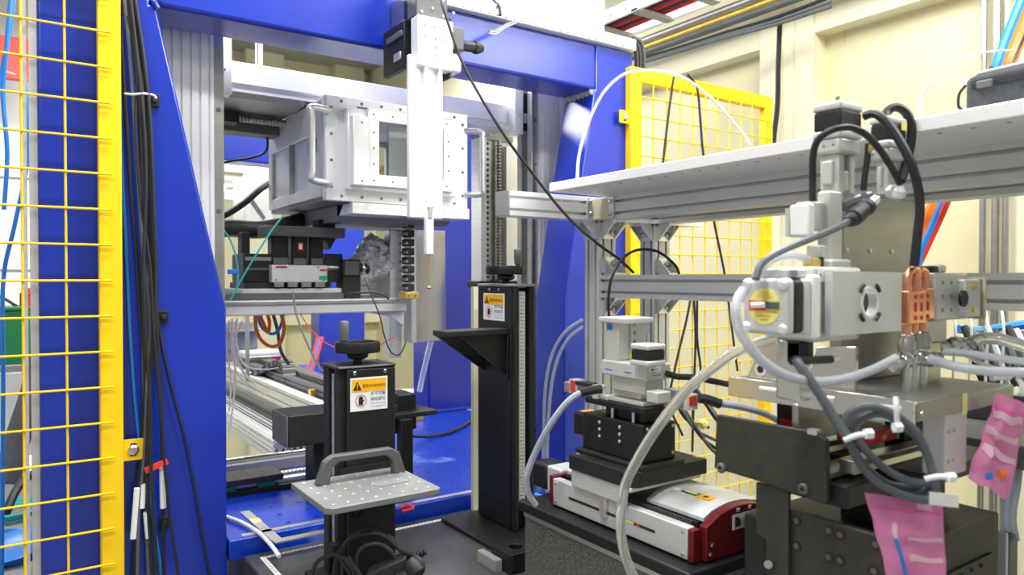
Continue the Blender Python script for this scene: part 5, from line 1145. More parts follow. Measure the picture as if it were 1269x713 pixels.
# small label with dark mark on the -Y face
MB().box(gx0_ + .010, gx0_ + .036, gy0_ - .0008, gy0_, zA + .015, zA + .023).build('maker_label', 'label_white', up)
MB().box(gx0_ + .013, gx0_ + .017, gy0_ - .0014, gy0_ - .0008, zA + .017, zA + .021).build('label_mark', 'ink', up)
MB().box(gx0_ + .019, gx0_ + .032, gy0_ - .0014, gy0_ - .0008, zA + .0185, zA + .0200).build('label_line', 'ink_grey', up)
MB().box(gx0_ + .018, gx0_ + .036, gy0_ - .0008, gy0_, zA + .008, zA + .010).build('label_line', 'ink_grey', up)
for k in range(2): MB().box(gx0_ - .0006, gx0_, gy1_ - .03 - .05 * k, gy1_ - .012 - .05 * k, zA + .010, zA + .012).build('print_line', 'tube_blue', up)
# L-shaped upright
zU = at(752, 400, D=1.33).z
MB().box(gx0_ + .006, gx0_ + .034, gy1_ - .040, gy1_ - .006, zB_, zU).build('upright', 'stage_grey', t, bevel=.002)
wA = MB().box(gx0_ + .0345, gx1_ + .004, gy1_ - .046, gy1_ - .02, zB_ + .012, zU).build('upright_plate', 'stage_grey', t, bevel=.002)
screws(wA, [(gx0_ + .040, gy1_ - .046, zB_ + .018 + .016 * k) for k in range(4)], (0, -1, 0), .0035, .001, 'grey')
MB().box(gx0_ - .004, gx1_ + .006, gy1_ - .068, gy1_ + .004, zU, zU + .010).build('top_plate', 'stage_grey', t, bevel=.002)
MB().box(gx0_ + .0055, gx0_ + .006, gy1_ - .024, gy1_ - .010, zU - .014, zU - .002).build('blue_label', 'tube_blue', t)
# upright stepper motor
def stepper(parent, b, axis, caps=.26):
    """square stepper: aluminium end caps, dark laminated middle"""
    x0, x1, y0, y1, z0, z1 = b
    L0 = {'x': (x0, x1), 'y': (y0, y1), 'z': (z0, z1)}[axis]; l = L0[1] - L0[0]
    def seg(a, b_, m, ins, nm, par):
        q = [x0 + ins, x1 - ins, y0 + ins, y1 - ins, z0 + ins, z1 - ins]; i = 'xyz'.index(axis) * 2
        q[i] = L0[0] + l * a; q[i + 1] = L0[0] + l * b_
        return MB().box(*q).build(nm, m, par, bevel=.003)
    s = seg(0, caps, 'alu_soft', 0, 'motor_cap', parent); seg(caps, 1 - caps, 'black_anod', .0012, 'motor_core', parent); seg(1 - caps, 1, 'alu_soft', 0, 'motor_cap', parent)
M1 = span(803, 784.5, 826, 428, 455, D=1.22)
stepper(t, (M1[0], M1[1], M1[2], M1[2] + (M1[1] - M1[0]), zB_, M1[5]), 'z')
MB().cyl((M1[0] + .022, M1[2] + .022, M1[5]), (M1[0] + .022, M1[2] + .022, M1[5] + .016), .003, 10).build('motor_shaft', 'screw', t)
# limit switches at both sides
def switch(name, label, b, side):
    t = thing(name, label, 'connector', base(b)); bx(b).build('housing', 'stage_grey', t, bevel=.002)
    x0, x1, y0, y1, z0, z1 = b
    return t
sa = span(742, 705, 748, 481, 495, D=1.36, dx=.02)
t = thing('cable_connector', 'grey cable connector block with red window left of precision stage', 'connector', base(sa))
bx((sa[0], sa[1], sa[2], sa[2] + .02, sa[4] - .004, sa[5] + .004)).build('housing', 'stage_grey', t, bevel=.002)
bx((sa[0] - .004, sa[0] + .016, sa[2] + .02, sa[3] - .024, sa[5] - .002, sa[5] + .006)).build('arm', 'black_anod', t, bevel=.001)
bx((sa[0] - .004, sa[0] + .018, sa[3] - .03, sa[3] - .004, sa[4], sa[5] + .008)).build('window_block', 'acrylic', t, bevel=.002)
bx((sa[0] - .0055, sa[0] - .004, sa[3] - .024, sa[3] - .012, sa[4] + .004, sa[5] + .006)).build('red_window', 'red_bright', t)
bx((sa[0], sa[0] + .016, sa[3] - .004, sa[3] + .016, sa[4], sa[5])).build('tail_block', 'grey_plate', t, bevel=.002)
bx((sa[0] + .004, sa[0] + .02, sa[2] - .02, sa[2], sa[4] - .002, sa[4] + .006)).build('mount_tab', 'alu_soft', t)
cable('grey_cable', 'light grey cable with black boot hanging left of precision stage', 'cable', [(736, 484, 1.35), (718, 488, 1.34), (700, 502, 1.34), (680, 530, 1.35), (664, 560, 1.37), (653, 590, 1.38), (655, 612, 1.39), (664, 626, 1.40)], .0062, 'cable_light', k=8)
cable('cable_boot', 'black rubber boot on light grey cable left of precision stage', 'cable boot', [(746, 482, 1.345), (738, 483, 1.345), (728, 485, 1.342), (719, 487, 1.338)], .0085, 'rubber')
# small grey block on the right with connector
sb = span(828, 800, 850, 480, 500, D=1.20)
t = thing('cable_connector', 'grey cable connector with red window right of precision stage', 'connector', base(sb))
bx(span(815, 801, 832, 487, 501, D=1.21)).build('housing', 'stage_grey', t, bevel=.002)
b_ = span(838, 826, 848, 484, 508, D=1.24, dy=.03); bx(b_).build('tail_block', 'grey_plate', t, bevel=.002)
b_ = span(852, 845, 866, 490, 510, D=1.24, dy=.02); bx(b_).build('window_block', 'acrylic', t, bevel=.002)
bx((b_[0] + .004, b_[1] - .006, b_[2] - .0012, b_[2], b_[4] + .008, b_[5] - .003)).build('red_window', 'red_bright', t)
cable('cable_boot', 'black rubber boot on light grey cable right of precision stage', 'cable boot', [(866, 494, 1.25), (875, 495, 1.25), (884, 498, 1.25), (893, 501, 1.25)], .0085, 'rubber')
cable('grey_cable', 'light grey cable running right from precision stage behind dark plate', 'cable', [(890, 500, 1.25), (915, 504, 1.26), (945, 512, 1.28), (970, 526, 1.32), (985, 545, 1.34)], .006, 'cable_light')
cable('motor_cable', 'black cable leading right from grey stage to stainless bracket', 'cable', [(826, 463, 1.27), (840, 467, 1.28), (860, 468, 1.29), (885, 473, 1.30), (905, 477, 1.32)], .0055, 'rubber')
# clear hose in front
cable('clear_hose', 'clear plastic hose arching in front of the linear stage', 'hose', [(790, 725, 1.02), (775, 690, 1.02), (769, 650, 1.02), (774, 605, 1.02), (790, 570, 1.0), (815, 530, .98), (850, 485, .96), (885, 455, .94), (912, 437, .92), (940, 425, .92), (975, 415, .95)], .0070, 'hose', k=8, n=12)
cable('blue_tube', 'bright blue air tube with fitting behind the linear stage', 'tubing', [(664, 614, 1.62), (674, 618, 1.60), (684, 622, 1.58)], .006, 'tube_blue')
# ================================================================== right hand assembly
XR = .90
ZTB = at(1135, 500, X=XR + .01).z
# black base
nb = at(1092, 695, X=XR); YR = nb.y; zt = nb.z
t = thing('slide_unit', 'large black slide unit with bolted side plates under steel table', 'slide base', (1.05, .6, 0))
xe = at(1241, HZ, Y=YR).x; ye = at(952, HZ, X=XR).y
MB().box(XR + .012, xe, YR, ye + .05, .35, zt).build('body', 'black_anod', t, bevel=.003)
MB().box(XR, XR + .012, YR - .002, ye, .35, zt + .03).build('side_plate', 'anod_warm_lit', t, bevel=.002)
MB().box(XR + .02, xe - .02, YR + .02, ye, .0, .35).build('pedestal', 'black', t)
pb = at(1180, 700, Y=YR); pe_ = at(1228, 672, Y=YR)
MB().box(pb.x - .03, pe_.x, YR - .004, YR, zt - .16, zt - .055).build('access_panel', 'black_anod', t, bevel=.001)
screws(t, [(pb.x - .01 + .03 * k, YR - .004, zt - .065) for k in range(4)], (0, -1, 0), .003, .002, 'ink')
pts = [at(x, y, X=XR) for (x, y) in ((987, 646), (987, 677), (1027, 658), (1041, 663), (1027, 691), (1041, 695), (1085, 675), (1083, 708))]
for p in pts:
    MB().ring(p, (-1, 0, 0), .0042, .0078, .0008, 16).build('counterbore', 'ink', t); MB().lathe(p, [(.0042, 0), (.0042, .0015), (.002, .0015)], 10, (-1, 0, 0)).build('bolt', 'grey_dark', t)
# big dark plate in front of the rails
pl = [at(x, y, X=XR - .01) for (x, y) in ((889, 514), (1012, 536), (1024, 546), (1026, 620), (1022, 626), (955, 601), (886, 580))]
dp = thing('dark_plate', 'large dark cover plate with two hex bolts', 'plate', (XR, .62, zt))
MB().prism('x', [(p.y, p.z) for p in pl], XR - .012, XR - .002).build('plate', 'anod_warm_lit', dp, bevel=.0015)
for (x, y) in ((895, 580), (997, 606)):
    p = at(x, y, X=XR - .012)
    MB().lathe(p, [(.008, 0), (.008, .004), (.006, .006), (.003, .006), (.003, .002)], 14, (-1, 0, 0)).build('hex_bolt', 'grey_dark', dp)
MB().box(XR - .013, XR - .001, pl[1].y - .002, pl[1].y + .012, pl[1].z - .004, pl[1].z + .003).build('clip', 'alu', dp)
# grey angle below the plate
ga = at(948, 598, X=XR - .004); gb = at(980, 720, X=XR - .004); gc = at(922, 590, X=XR - .004)
t = thing('grey_angle', 'grey angled motor shroud beside the dark red stage end', 'shroud', (XR, gc.y, .7))
MB().prism('x', [(at(941, 597, X=XR).y, at(941, 597, X=XR).z), (at(981, 604, X=XR).y, at(981, 604, X=XR).z), (at(981, 740, X=XR).y, at(981, 740, X=XR).z), (at(954, 740, X=XR).y, at(954, 740, X=XR).z), (at(954, 668, X=XR).y, at(954, 668, X=XR).z), (at(941, 660, X=XR).y, at(941, 660, X=XR).z)], XR - .008, XR - .001).build('plate', 'anod_warm_lit', t, bevel=.001)
MB().cyl(at(952, 700, X=XR - .02), at(952, 700, X=XR - .004), .006, 12).build('screw', 'grey', t)
# upper slab and rails
zs1 = at(1242, 558, Y=YR).z; zs0 = at(1242, 576, Y=YR).z
t = thing('rail_slab', 'black slab with polished rails and red bearing blocks above base', 'slide', (1.05, .6, zt))
MB().box(XR + .1, xe, YR, ye, zs0, zs1).build('slab', 'black', t, bevel=.002)
MB().box(XR + .12, xe - .06, YR + .05, ye - .04, zt, zs0).build('riser', 'black_anod', t, bevel=.002)
zr = zs1
for k, yy in enumerate((YR + .06, YR + .15)):
    MB().prism('x', [(yy - .012, zr), (yy + .012, zr), (yy + .009, zr + .008), (yy + .012, zr + .018), (yy - .012, zr + .018), (yy - .009, zr + .008)], XR + .02, xe - .02).build('rail', 'steel', t, bevel=.001)
MB().box(XR + .0, XR + .10, YR + .045, ye - .02, zs0 - .02, zs0 + .01).build('rail_base', 'black_anod', t, bevel=.002)
MB().box(XR + .0, XR + .10, YR + .075, ye - .05, zs0 + .012, zs0 + .02).build('rail_strip', 'steel', t, bevel=.001)
for (xa, xb, ya, yb, Y_) in ((1075, 1112, 530, 553, YR + .04), (1000, 1045, 516, 540, YR + .13)):
    a = at(xa, yb, Y=Y_); b_ = at(xb, ya, Y=Y_)
    rb = MB().box(a.x, b_.x, Y_, Y_ + .045, a.z, b_.z).build('bearing_block', 'red', t, bevel=.002)
    MB().box(b_.x, b_.x + .006, Y_, Y_ + .045, a.z, b_.z).build('end_seal', 'green_sign', rb)
    MB().lathe(((a.x + b_.x) / 2, Y_, (a.z + b_.z) / 2), [(.004, 0), (.004, .003)], 10, (0, -1, 0)).build('grease_nipple', 'brass', rb)
# steel table
tx0 = XR + .01; tn = at(1135, 508, X=tx0); TY = tn.y; tx1 = at(1258, HZ, Y=TY).x; ty1 = at(904, HZ, X=tx0).y
th = .024
t = thing('steel_table', 'polished steel table plate with edge slots carrying copper block', 'table plate', ((tx0 + tx1) / 2, (TY + ty1) / 2, ZTB - th))
tb = MB().box(tx0 + .004, tx1, TY, ty1, ZTB - th, ZTB).build('plate', 'steel_plate', t, bevel=.002)
MB().box(tx0 - .002, tx0 + .004, TY + .002, ty1, ZTB - th - .004, ZTB + .002).build('side_flange', 'steel_mirror', t, bevel=.001)
def slotmark(p, ax, l=.02):
    p = Vector(p); ax = Vector(ax) * l
    MB().tube([p - ax, p + ax], .0045, 10, smooth=False).build('edge_slot', 'alu_bright', tb)
for k in range(3): slotmark((tx0, TY + .03 + .09 * k, ZTB - .010), (0, 1, 0), .014)
for (px_, py_) in ((1150, 461), (1240, 468)): slotmark(at(px_, py_, Z=ZTB + .002), (1, -.3, 0), .018)
tp = at(1196, HZ, Y=TY).x
MB().box(tp - .004, tp + .008, TY - .0006, TY, ZTB - th - .003, ZTB + .001).build('yellow_tape', 'label_yellow', t)
screws(t, [(tx0 + .012, TY, ZTB - .014)], (0, -1, 0), .003)
# legs of the table
la = at(1173, HZ, Y=TY + .01).x; lb_ = at(1200, HZ, Y=TY + .01).x
lg = MB().box(la, lb_, TY + .01, TY + .04, zs1, ZTB - th).build('leg', 'alu_soft', t, bevel=.002)
screws(lg, [(la + .008 + .014 * i, TY + .01, zs1 + .02 + .04 * j) for i in range(2) for j in range(2)], (0, -1, 0), .003, .001)
MB().box(la - .10, la, TY + .16, TY + .17, zs1 + .03, ZTB - th).build('leg_plate', 'steel', t, bevel=.002)
MB().box(tx0 + .05, tx0 + .09, ty1 - .08, ty1 - .05, zs1 + .02, ZTB - th).build('leg', 'black', t)
MB().box(lb_ + .05, lb_ + .12, TY + .12, TY + .15, zs1, ZTB - th).build('leg', 'black', t)
# cream reflecting gussets standing on the table left part
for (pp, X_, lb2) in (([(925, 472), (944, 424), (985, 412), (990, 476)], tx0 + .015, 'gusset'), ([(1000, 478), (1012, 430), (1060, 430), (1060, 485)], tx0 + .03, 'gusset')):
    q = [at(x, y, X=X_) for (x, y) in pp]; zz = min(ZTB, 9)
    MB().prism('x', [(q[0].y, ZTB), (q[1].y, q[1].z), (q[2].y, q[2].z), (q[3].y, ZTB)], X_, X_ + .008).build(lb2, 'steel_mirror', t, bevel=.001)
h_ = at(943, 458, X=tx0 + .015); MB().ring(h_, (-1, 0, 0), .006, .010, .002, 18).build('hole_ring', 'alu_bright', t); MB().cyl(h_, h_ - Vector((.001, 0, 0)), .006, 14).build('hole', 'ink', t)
# upright plate
U = span(1045, 1028, 1134, 238, 455, Y=.60)
t = thing('upright_plate', 'tall brushed steel upright plate on the steel table', 'plate', base((U[0], U[1], U[2], U[3], ZTB, U[5])))
MB().box(U[0], U[1], U[2], U[3], ZTB, U[5]).build('plate', 'steel_plate', t, bevel=.002)
screws(t, [(U[0] + .01 + k * (U[1] - U[0] - .02) / 3, U[2], at(1080, 311, Y=U[2]).z) for k in range(4)], (0, -1, 0), .0035, .002, 'alu_bright')
# upright z stages with motors
def zstage(label, xc, xl, xr, D, ytop, ybot, scale=1.0):
    b = span(xc, xl, xr, ytop, ybot, D=D); x0, x1, y0, y1, z0, z1 = b
    t = thing('z_stage', label, 'stage', base(b)); w = x1 - x0; h = z1 - z0
    stepper(t, (x0 - .002, x1 + .002, y0 - .002, y1 + .002, z1 - h * .39, z1), 'z', .22)
    MB().cyl(((x0 + x1) / 2, (y0 + y1) / 2, z1), ((x0 + x1) / 2, (y0 + y1) / 2, z1 + .012), .003, 10).build('motor_shaft', 'screw', t)
    fl = MB().box(x0 + .001, x1 - .001, y0, y1, z1 - h * .56, z1 - h * .39).build('flange', 'stage_grey', t, bevel=.004)
    screws(fl, [(x0 + .001, y0 + .01 + .014 * k, z1 - h * .47) for k in range(2)], (-1, 0, 0), .002, .001, 'grey')
    MB().box(x0 + .008, x0 + .022, y0 + .006, y1 - .004, z0, z1 - h * .56).build('guide', 'stage_grey', t, bevel=.002)
    MB().box(x1 - .016, x1 - .004, y0 + .006, y1 - .004, z0, z1 - h * .56).build('guide', 'stage_grey', t, bevel=.002)
    MB().box(x0 + .02, x1 - .012, y0 + .02, y1 - .008, z0, z1 - h * .56).build('back', 'stage_grey', t, bevel=.002)
    MB().box(x0 + .022, x1 - .018, y0 + .006, y0 + .022, z0 + h * .02, z0 + h * .26).build('carriage', 'stage_grey', t, bevel=.003)
    MB().cyl(((x0 + x1) / 2, y0 + .014, z0 + h * .26), ((x0 + x1) / 2, y0 + .014, z1 - h * .56), .004, 10).build('spindle', 'screw', t)
    MB().box(x0 + .001, x0 + .009, y0 + .012, y1 - .01, z0 + h * .1, z0 + h * .36).build('side_switch', 'stage_grey', t, bevel=.002)
    return t, b
z1_, zb1 = zstage('light grey upright stage with bare stepper motor on top', 1041, 1008, 1066, .98, 124, 238)
z2_, zb2_ = zstage('light grey upright stage with yellow stickered motor behind cables', 1102, 1078, 1121, 1.03, 143, 240)
MB().box(zb2_[1] - .016, zb2_[1] - .002, zb2_[2] - .003, zb2_[2] - .002, zb2_[5] - .018, zb2_[5] - .006).build('sticker', 'label_yellow', z2_)
# lower long body of the stage (vertical bars down to the xy stage)
t = thing('stage_column', 'pale grey stage column with white cover left of upright plate', 'column', at(1025, 340, D=1.0))
b = span(1030, 1012, 1044, 236, 330, D=.97); bx(b).build('body', 'stage_grey', t, bevel=.003)
b = span(1003, 990, 1010, 252, 292, D=.95, dy=.03); bx(b).build('white_cover', 'white', t, bevel=.003)
MB().box(b[0], b[0] + .04, b[3], b[3] + .006, b[4], b[5] - .004).build('cover_back', 'stage_grey', t)
bx((b[1], b[1] + .03, b[2] + .004, b[3], b[4] + .008, b[5] + .004)).build('cover_arm', 'stage_grey', t, bevel=.002)
b = span(1016, 1010, 1024, 304, 322, D=.95, dy=.02); bx(b).build('fitting_block', 'stage_grey', t, bevel=.002)
b = span(1012, 1004, 1022, 318, 332, D=.93, dy=.02); bx(b).build('valve', 'black_anod', t, bevel=.002)
b = span(1032, 1024, 1056, 321, 339, D=.94, dy=.02); bx(b).build('valve_body', 'stage_grey', t, bevel=.004)
MB().cyl(at(1002, 326, D=.92), at(1010, 326, D=.93), .008, 12).build('fitting', 'brass', t)
# left xy stage with labelled motor
mD = .835
M = span(977, 920, 1000, 345, 417, D=mD)
x0, x1, y0, y1, z0, z1 = M
t = thing('xy_stage', 'pale grey motorised stage with round yellow motor label', 'stage', base(M))
MB().box(x0, x0 + .014, y0, y1, z0, z1).build('motor_cap', 'alu_soft', t, bevel=.006, seg=3)
MB().box(x0 + .014, x0 + .034, y0 + .002, y1 - .002, z0 + .002, z1 - .002).build('motor_core', 'black_anod', t, bevel=.004)
MB().box(x0 + .034, x0 + .046, y0, y1, z0, z1).build('motor_flange', 'alu_soft', t, bevel=.004)
yc, zc = (y0 + y1) / 2, (z0 + z1) / 2; rr = (z1 - z0) * .325
lab = MB().cyl((x0, yc, zc), (x0 - .001, yc, zc), rr, 32).build('round_label', 'label_yellow', t)
MB().box(x0 - .0016, x0 - .001, yc - .002, yc + rr * .97, zc - rr * .24, zc + rr * .32).build('red_band', 'red_bright', lab)
MB().box(x0 - .0016, x0 - .001, yc - rr * .97, yc - .002, zc - rr * .14, zc + rr * .26).build('black_band', 'grey_dark', lab)
MB().box(x0 - .0016, x0 - .001, yc - rr * .9, yc - .002, zc - rr * .32, zc - rr * .18).build('olive_band', 'brass', lab)
for k in range(3): MB().box(x0 - .0014, x0 - .001, yc - rr * (.5 - .1 * k), yc + rr * (.5 - .1 * k), zc + rr * (.45 + .14 * k), zc + rr * (.50 + .14 * k)).build('print_line', 'brass', lab)
for k in range(2): MB().box(x0 - .0014, x0 - .001, yc - rr * (.4 - .15 * k), yc + rr * (.4 - .15 * k), zc - rr * (.55 + .2 * k), zc - rr * (.48 + .2 * k)).build('print_line', 'brass', lab)
MB().cyl((x0 - .001, yc - .002, zc + .002), (x0 - .010, yc + .012, zc + .001), .0036, 12).build('shaft', 'alu_bright', t)
for sy in (-1, 1):
    for sz in (-1, 1):
        MB().lathe((x0, yc + sy * (y1 - y0) * .39, zc + sz * (z1 - z0) * .39), [(.0065, 0), (.0065, .001), (.004, .004)], 12, (-1, 0, 0)).build('motor_screw', 'alu_bright', t)
MB().box(x0 + .01, x0 + .05, y0 + .008, y1 - .006, z1, z1 + .012).build('top_block', 'alu_soft', t, bevel=.003)
MB().box(x0 + .016, x0 + .026, y0 + .006, y0 + .010, z1 + .002, z1 + .010).build('top_mark', 'grey', t)
xs1 = at(1016, HZ, Y=y0).x
MB().box(x0 + .046, xs1, y0 - .002, y1 + .004, z0 - .006, z1 + .004).build('gear_housing', 'white_metal', t, bevel=.003)
xs2 = at(1068, HZ, Y=y0 + .01).x
MB().box(xs1 + .008, xs2, y0 + .012, y1 + .004, z0 - .012, z1 + .014).build('carriage', 'stage_grey', t, bevel=.003)
MB().box(xs1, xs1 + .008, y0 + .016, y1, z0, z1).build('gap_plate', 'grey_dark', t)
MB().box(xs1 + .014, xs2 - .004, y0 + .010, y0 + .012, z1 - .004, z1 + .012).build('face_strip', 'white_metal', t)
screws(t, [(xs1 + .016 + k * (xs2 - xs1 - .03) / 3, y0 + .010, z1 + .004) for k in range(4)] + [(xs1 + .014, y0 + .012, z0 - .006), (xs2 - .006, y0 + .012, z0 - .006), (xs1 + .014, y0 + .012, zc), (xs1 + .014, y0 + .012, zc - .01)], (0, -1, 0), .002, .001, 'grey')
MB().box(xs1 + .006, xs1 + .02, y0 + .02, y0 + .05, z0 - .04, z0 - .012).build('bracket', 'black_anod', t, bevel=.002)
a_ = Vector((xs1 + .005, y0 + .01, z0 - .034)); MB().cyl(a_ + Vector((-.045, 0, .003)), a_ + Vector((.035, 0, 0)), .005, 10).build('cross_pin', 'black_anod', t)
MB().cyl(a_ + Vector((.035, 0, 0)), a_ + Vector((.05, 0, 0)), .004, 10).build('pin_tip', 'alu_bright', t)
MB().box(xs1 + .006, xs1 + .03, y0 + .03, y1, ZTB, z0 - .012).build('support', 'steel_mirror', t, bevel=.002)
# arm plate with round hole
YA2 = y0 + .004
ax0 = at(1026, HZ, Y=YA2).x; ax1 = at(1112, HZ, Y=YA2).x; az1 = at(1070, 337, Y=YA2).z; az0 = at(1070, 413, Y=YA2).z
t = thing('arm_plate', 'brushed metal arm plate with round hole beside copper block', 'plate', ((ax0 + ax1) / 2, YA2, az0))
hc = (at(1072, HZ, Y=YA2).x, at(1072, 375, Y=YA2).z); n = 32; hr = .0185
mb = MB(); o_ = []
for j in range(n):
    a = 2 * math.pi * (j + .5) / n; c_, s_ = math.cos(a), math.sin(a)
    tx = ((ax1 if c_ > 0 else ax0) - hc[0]) / c_ if abs(c_) > 1e-6 else 9; tz = ((az1 if s_ > 0 else az0) - hc[1]) / s_ if abs(s_) > 1e-6 else 9
    k = min(tx, tz); o_.append((hc[0] + c_ * k, hc[1] + s_ * k))
# make the rectangle corners exact
for cxy in ((ax0, az0), (ax1, az0), (ax1, az1), (ax0, az1)):
    j = min(range(n), key=lambda q: (o_[q][0] - cxy[0]) ** 2 + (o_[q][1] - cxy[1]) ** 2); o_[j] = cxy
i_ = [(hc[0] + hr * math.cos(2 * math.pi * (j + .5) / n), hc[1] + hr * math.sin(2 * math.pi * (j + .5) / n)) for j in range(n)]
vs = [(p[0], y, p[1]) for y in (YA2 - .006, YA2 + .004) for p in o_] + [(p[0], y, p[1]) for y in (YA2 - .006, YA2 + .004) for p in i_]
fs = []
for j in range(n):
    k = (j + 1) % n; fs += [(j, k, 2 * n + k, 2 * n + j), (n + j, n + k, 3 * n + k, 3 * n + j), (j, k, n + k, n + j), (2 * n + j, 2 * n + k, 3 * n + k, 3 * n + j)]
pt = mb.add(vs, fs).build('plate', 'alu_soft', t)
MB().ring((hc[0], YA2 - .0075, hc[1]), (0, 1, 0), hr - .002, hr + .002, .012, 32).build('hole_rim', 'alu_bright', pt)
for q in range(4):
    a = math.pi / 4 + q * math.pi / 2
    MB().tube([Vector((hc[0] + (hr + .008) * math.cos(a + d_), YA2 - .0065, hc[1] + (hr + .008) * math.sin(a + d_))) for d_ in (-.22, 0, .22)], .0028, 8).build('arc_slot', 'ink', pt)
# copper block
K = span(1127, 1112, 1162, 361, 403, Y=YA2 - .012)
x0, x1, y0, y1, z0, z1 = K
t = thing('copper_block', 'copper cooling block with bent copper tubes and slots', 'cooling block', base(K))
xm = x0 + (x1 - x0) * .60
b1 = MB().box(x0, xm, y0, y1, z0, z1).build('block', 'copper', t, bevel=.002)
b2 = MB().box(xm + .004, x1 + .018, y0 + .012, y1 + .012, z0 + .004, z1 + .004).build('block', 'copper', t, bevel=.002)
h = z1 - z0
for (xa, par, yy) in ((x0 + .014, b1, y0), (x0 + .030, b1, y0), (xm + .026, b2, y0 + .012)):
    MB().box(xa, xa + .005, yy - .0008, yy + .001, z0 + h * .38, z0 + h * .66).build('slot', 'red', par)
    for zz in (.2, .84): MB().lathe((xa + .0025, yy, z0 + h * zz), [(.0032, 0), (.0032, .001)], 10, (0, -1, 0)).build('hole', 'ink_red', par)
ym = (y0 + y1) / 2
def cu(pts): MB().tube([Vector(p) for p in pts], .0055, 12).build('tube', 'copper', t)
zt2 = z1 + .028
cu([(x0 + .010, ym, z1 - .004), (x0 + .010, ym, z1 + .014), (x0 + .016, ym, z1 + .026), (x0 + .028, ym, zt2 + .002), (x0 + .040, ym + .002, z1 + .024), (x0 + .044, ym + .004, z1 + .012), (x0 + .044, ym + .004, z1 - .004)])
cu([(xm + .014, ym + .014, z1 - .0), (xm + .014, ym + .014, z1 + .014), (xm + .020, ym + .014, z1 + .027), (xm + .031, ym + .014, z1 + .029), (xm + .041, ym + .014, z1 + .024), (xm + .044, ym + .014, z1 + .012), (xm + .044, ym + .014, z1)])
zf = at(1120, 416, D=.96).z
fx = [x0 + .010, x0 + .038, xm + .036]
for k, x in enumerate(fx):
    yy = ym + (0, .004, .014)[k]
    cu([(x, yy, z0 + .004), (x, yy, z0 - .010), (x, yy, zf - .006)])
    f = MB(); f.lathe((x, yy, zf - .024), [(.0095, 0), (.0115, .002), (.0115, .014), (.009, .018), (.009, .022), (.007, .024)], 6 if k % 2 else 12); f.build('fitting_nut', 'steel', t)
    g_ = MB(); g_.lathe((x, yy, zf - .045), [(.006, 0), (.009, .004), (.009, .012), (.006, .016), (.006, .022)], 12); g_.build('fitting_body', 'screw', t)
    MB().cyl((x, yy, ZTB), (x, yy, zf - .044), .006, 10).build('fitting_stem', 'screw', t)
    d2 = Vector((-1, .3, -.35)) if k == 0 else Vector((.75, -.62, -.1))
    MB().lathe(Vector((x, yy, zf - .036)), [(.0075, 0), (.0075, .012), (.009, .014), (.009, .022), (.007, .026)], 10, d2).build('elbow', 'screw', t)
# right stage carriage (mirrored)
R0 = span(1160, 1154, 1200, 338, 398, Y=.515, dy=.06)
t = thing('right_stage', 'pale grey perforated stage with carriage right of copper block', 'stage', base(R0))
x0, x1, y0, y1, z0, z1 = R0
MB().box(x0, x1, y0, y1, z0, z1).build('body', 'stage_grey', t, bevel=.003)
MB().box(x0 + .01, x1 - .02, y0 + .02, y1, z0 - .035, z0).build('lower_body', 'stage_grey', t, bevel=.003)
MB().box(x0 + .02, x1 - .04, y0 + .02, y1, ZTB, z0 - .035).build('pillar', 'steel', t)
screws(t, [(x0 + .02 + .025 * i, y0, z0 + .015 + .02 * j) for i in range(3) for j in range(3)], (0, -1, 0), .003, .001, 'grey')
MB().box(x0 + .012, x0 + .03, y0 + .01, y0 + .03, z1, z1 + .010).build('top_valve', 'black_anod', t, bevel=.002)
MB().box(x0 + .034, x0 + .055, y0 + .01, y0 + .03, z1, z1 + .012).build('top_cap', 'stage_grey', t, bevel=.004)
R1 = span(1197, 1193, 1216, 346, 394, Y=.505, dy=.05); cr = bx(R1).build('carriage', 'stage_grey', t, bevel=.003)
MB().lathe((R1[0] - .012, R1[2] + .0, (R1[4] + R1[5]) / 2), [(.012, 0), (.012, .004)], 16, (0, -1, 0)).build('knob', 'black_anod', t)
for zz in (.2, .8): MB().lathe(((R1[0] + R1[1]) / 2, R1[2], R1[4] + (R1[5] - R1[4]) * zz), [(.0045, 0), (.0045, .003), (.002, .003)], 10, (0, -1, 0)).build('carriage_bolt', 'brass', cr)
MB().box(R1[1], R1[1] + .014, R1[2] + .004, R1[3], R1[4], R1[5]).build('end_plate', 'grey', t, bevel=.001)
MB().box(R1[1] + .014, R1[1] + .018, R1[2], R1[3], R1[4] - .004, R1[5] + .003).build('yellow_shim', 'cream', t)
# tubes and cables of the assembly
cable('milk_tube', 'milky tube looping under the labelled motor to the copper block', 'tubing', [(921, 360, .82), (914, 372, .81), (912, 392, .80), (922, 420, .80), (945, 448, .81), (975, 466, .83), (1010, 473, .85), (1045, 470, .88), (1080, 459, .91), (1110, 444, .94)], .0058, 'tube_milk', k=8, n=12)
cable('milk_tube', 'short milky tube bowing from white valve over motor', 'tubing', [(1002, 322, .92), (985, 317, .91), (962, 320, .89), (942, 334, .87), (936, 346, .86)], .005, 'tube_milk')
cable('milk_tube', 'milky tube bending below the white valve block', 'tubing', [(1012, 334, .92), (1004, 342, .91), (992, 347, .90), (975, 346, .90)], .0045, 'tube_milk')
cable('milk_tube', 'thick milky tube leaving copper block fittings for the right edge', 'tubing', [(1152, 445, .99), (1175, 452, .97), (1205, 458, .95), (1240, 461, .93), (1285, 462, .90)], .0064, 'tube_milk', n=12)
cable('milk_tube', 'thin milky tube running above the thick one to the right', 'tubing', [(1168, 436, 1.03), (1195, 438, 1.02), (1230, 443, 1.0), (1285, 451, .97)], .0055, 'tube_milk', n=12)
cable('clear_hose', 'clear hose with fittings running right behind the milky tubes', 'hose', [(1200, 428, 1.12), (1212, 421, 1.12), (1235, 420, 1.1), (1262, 427, 1.08), (1290, 438, 1.05)], .009, 'hose', n=12)
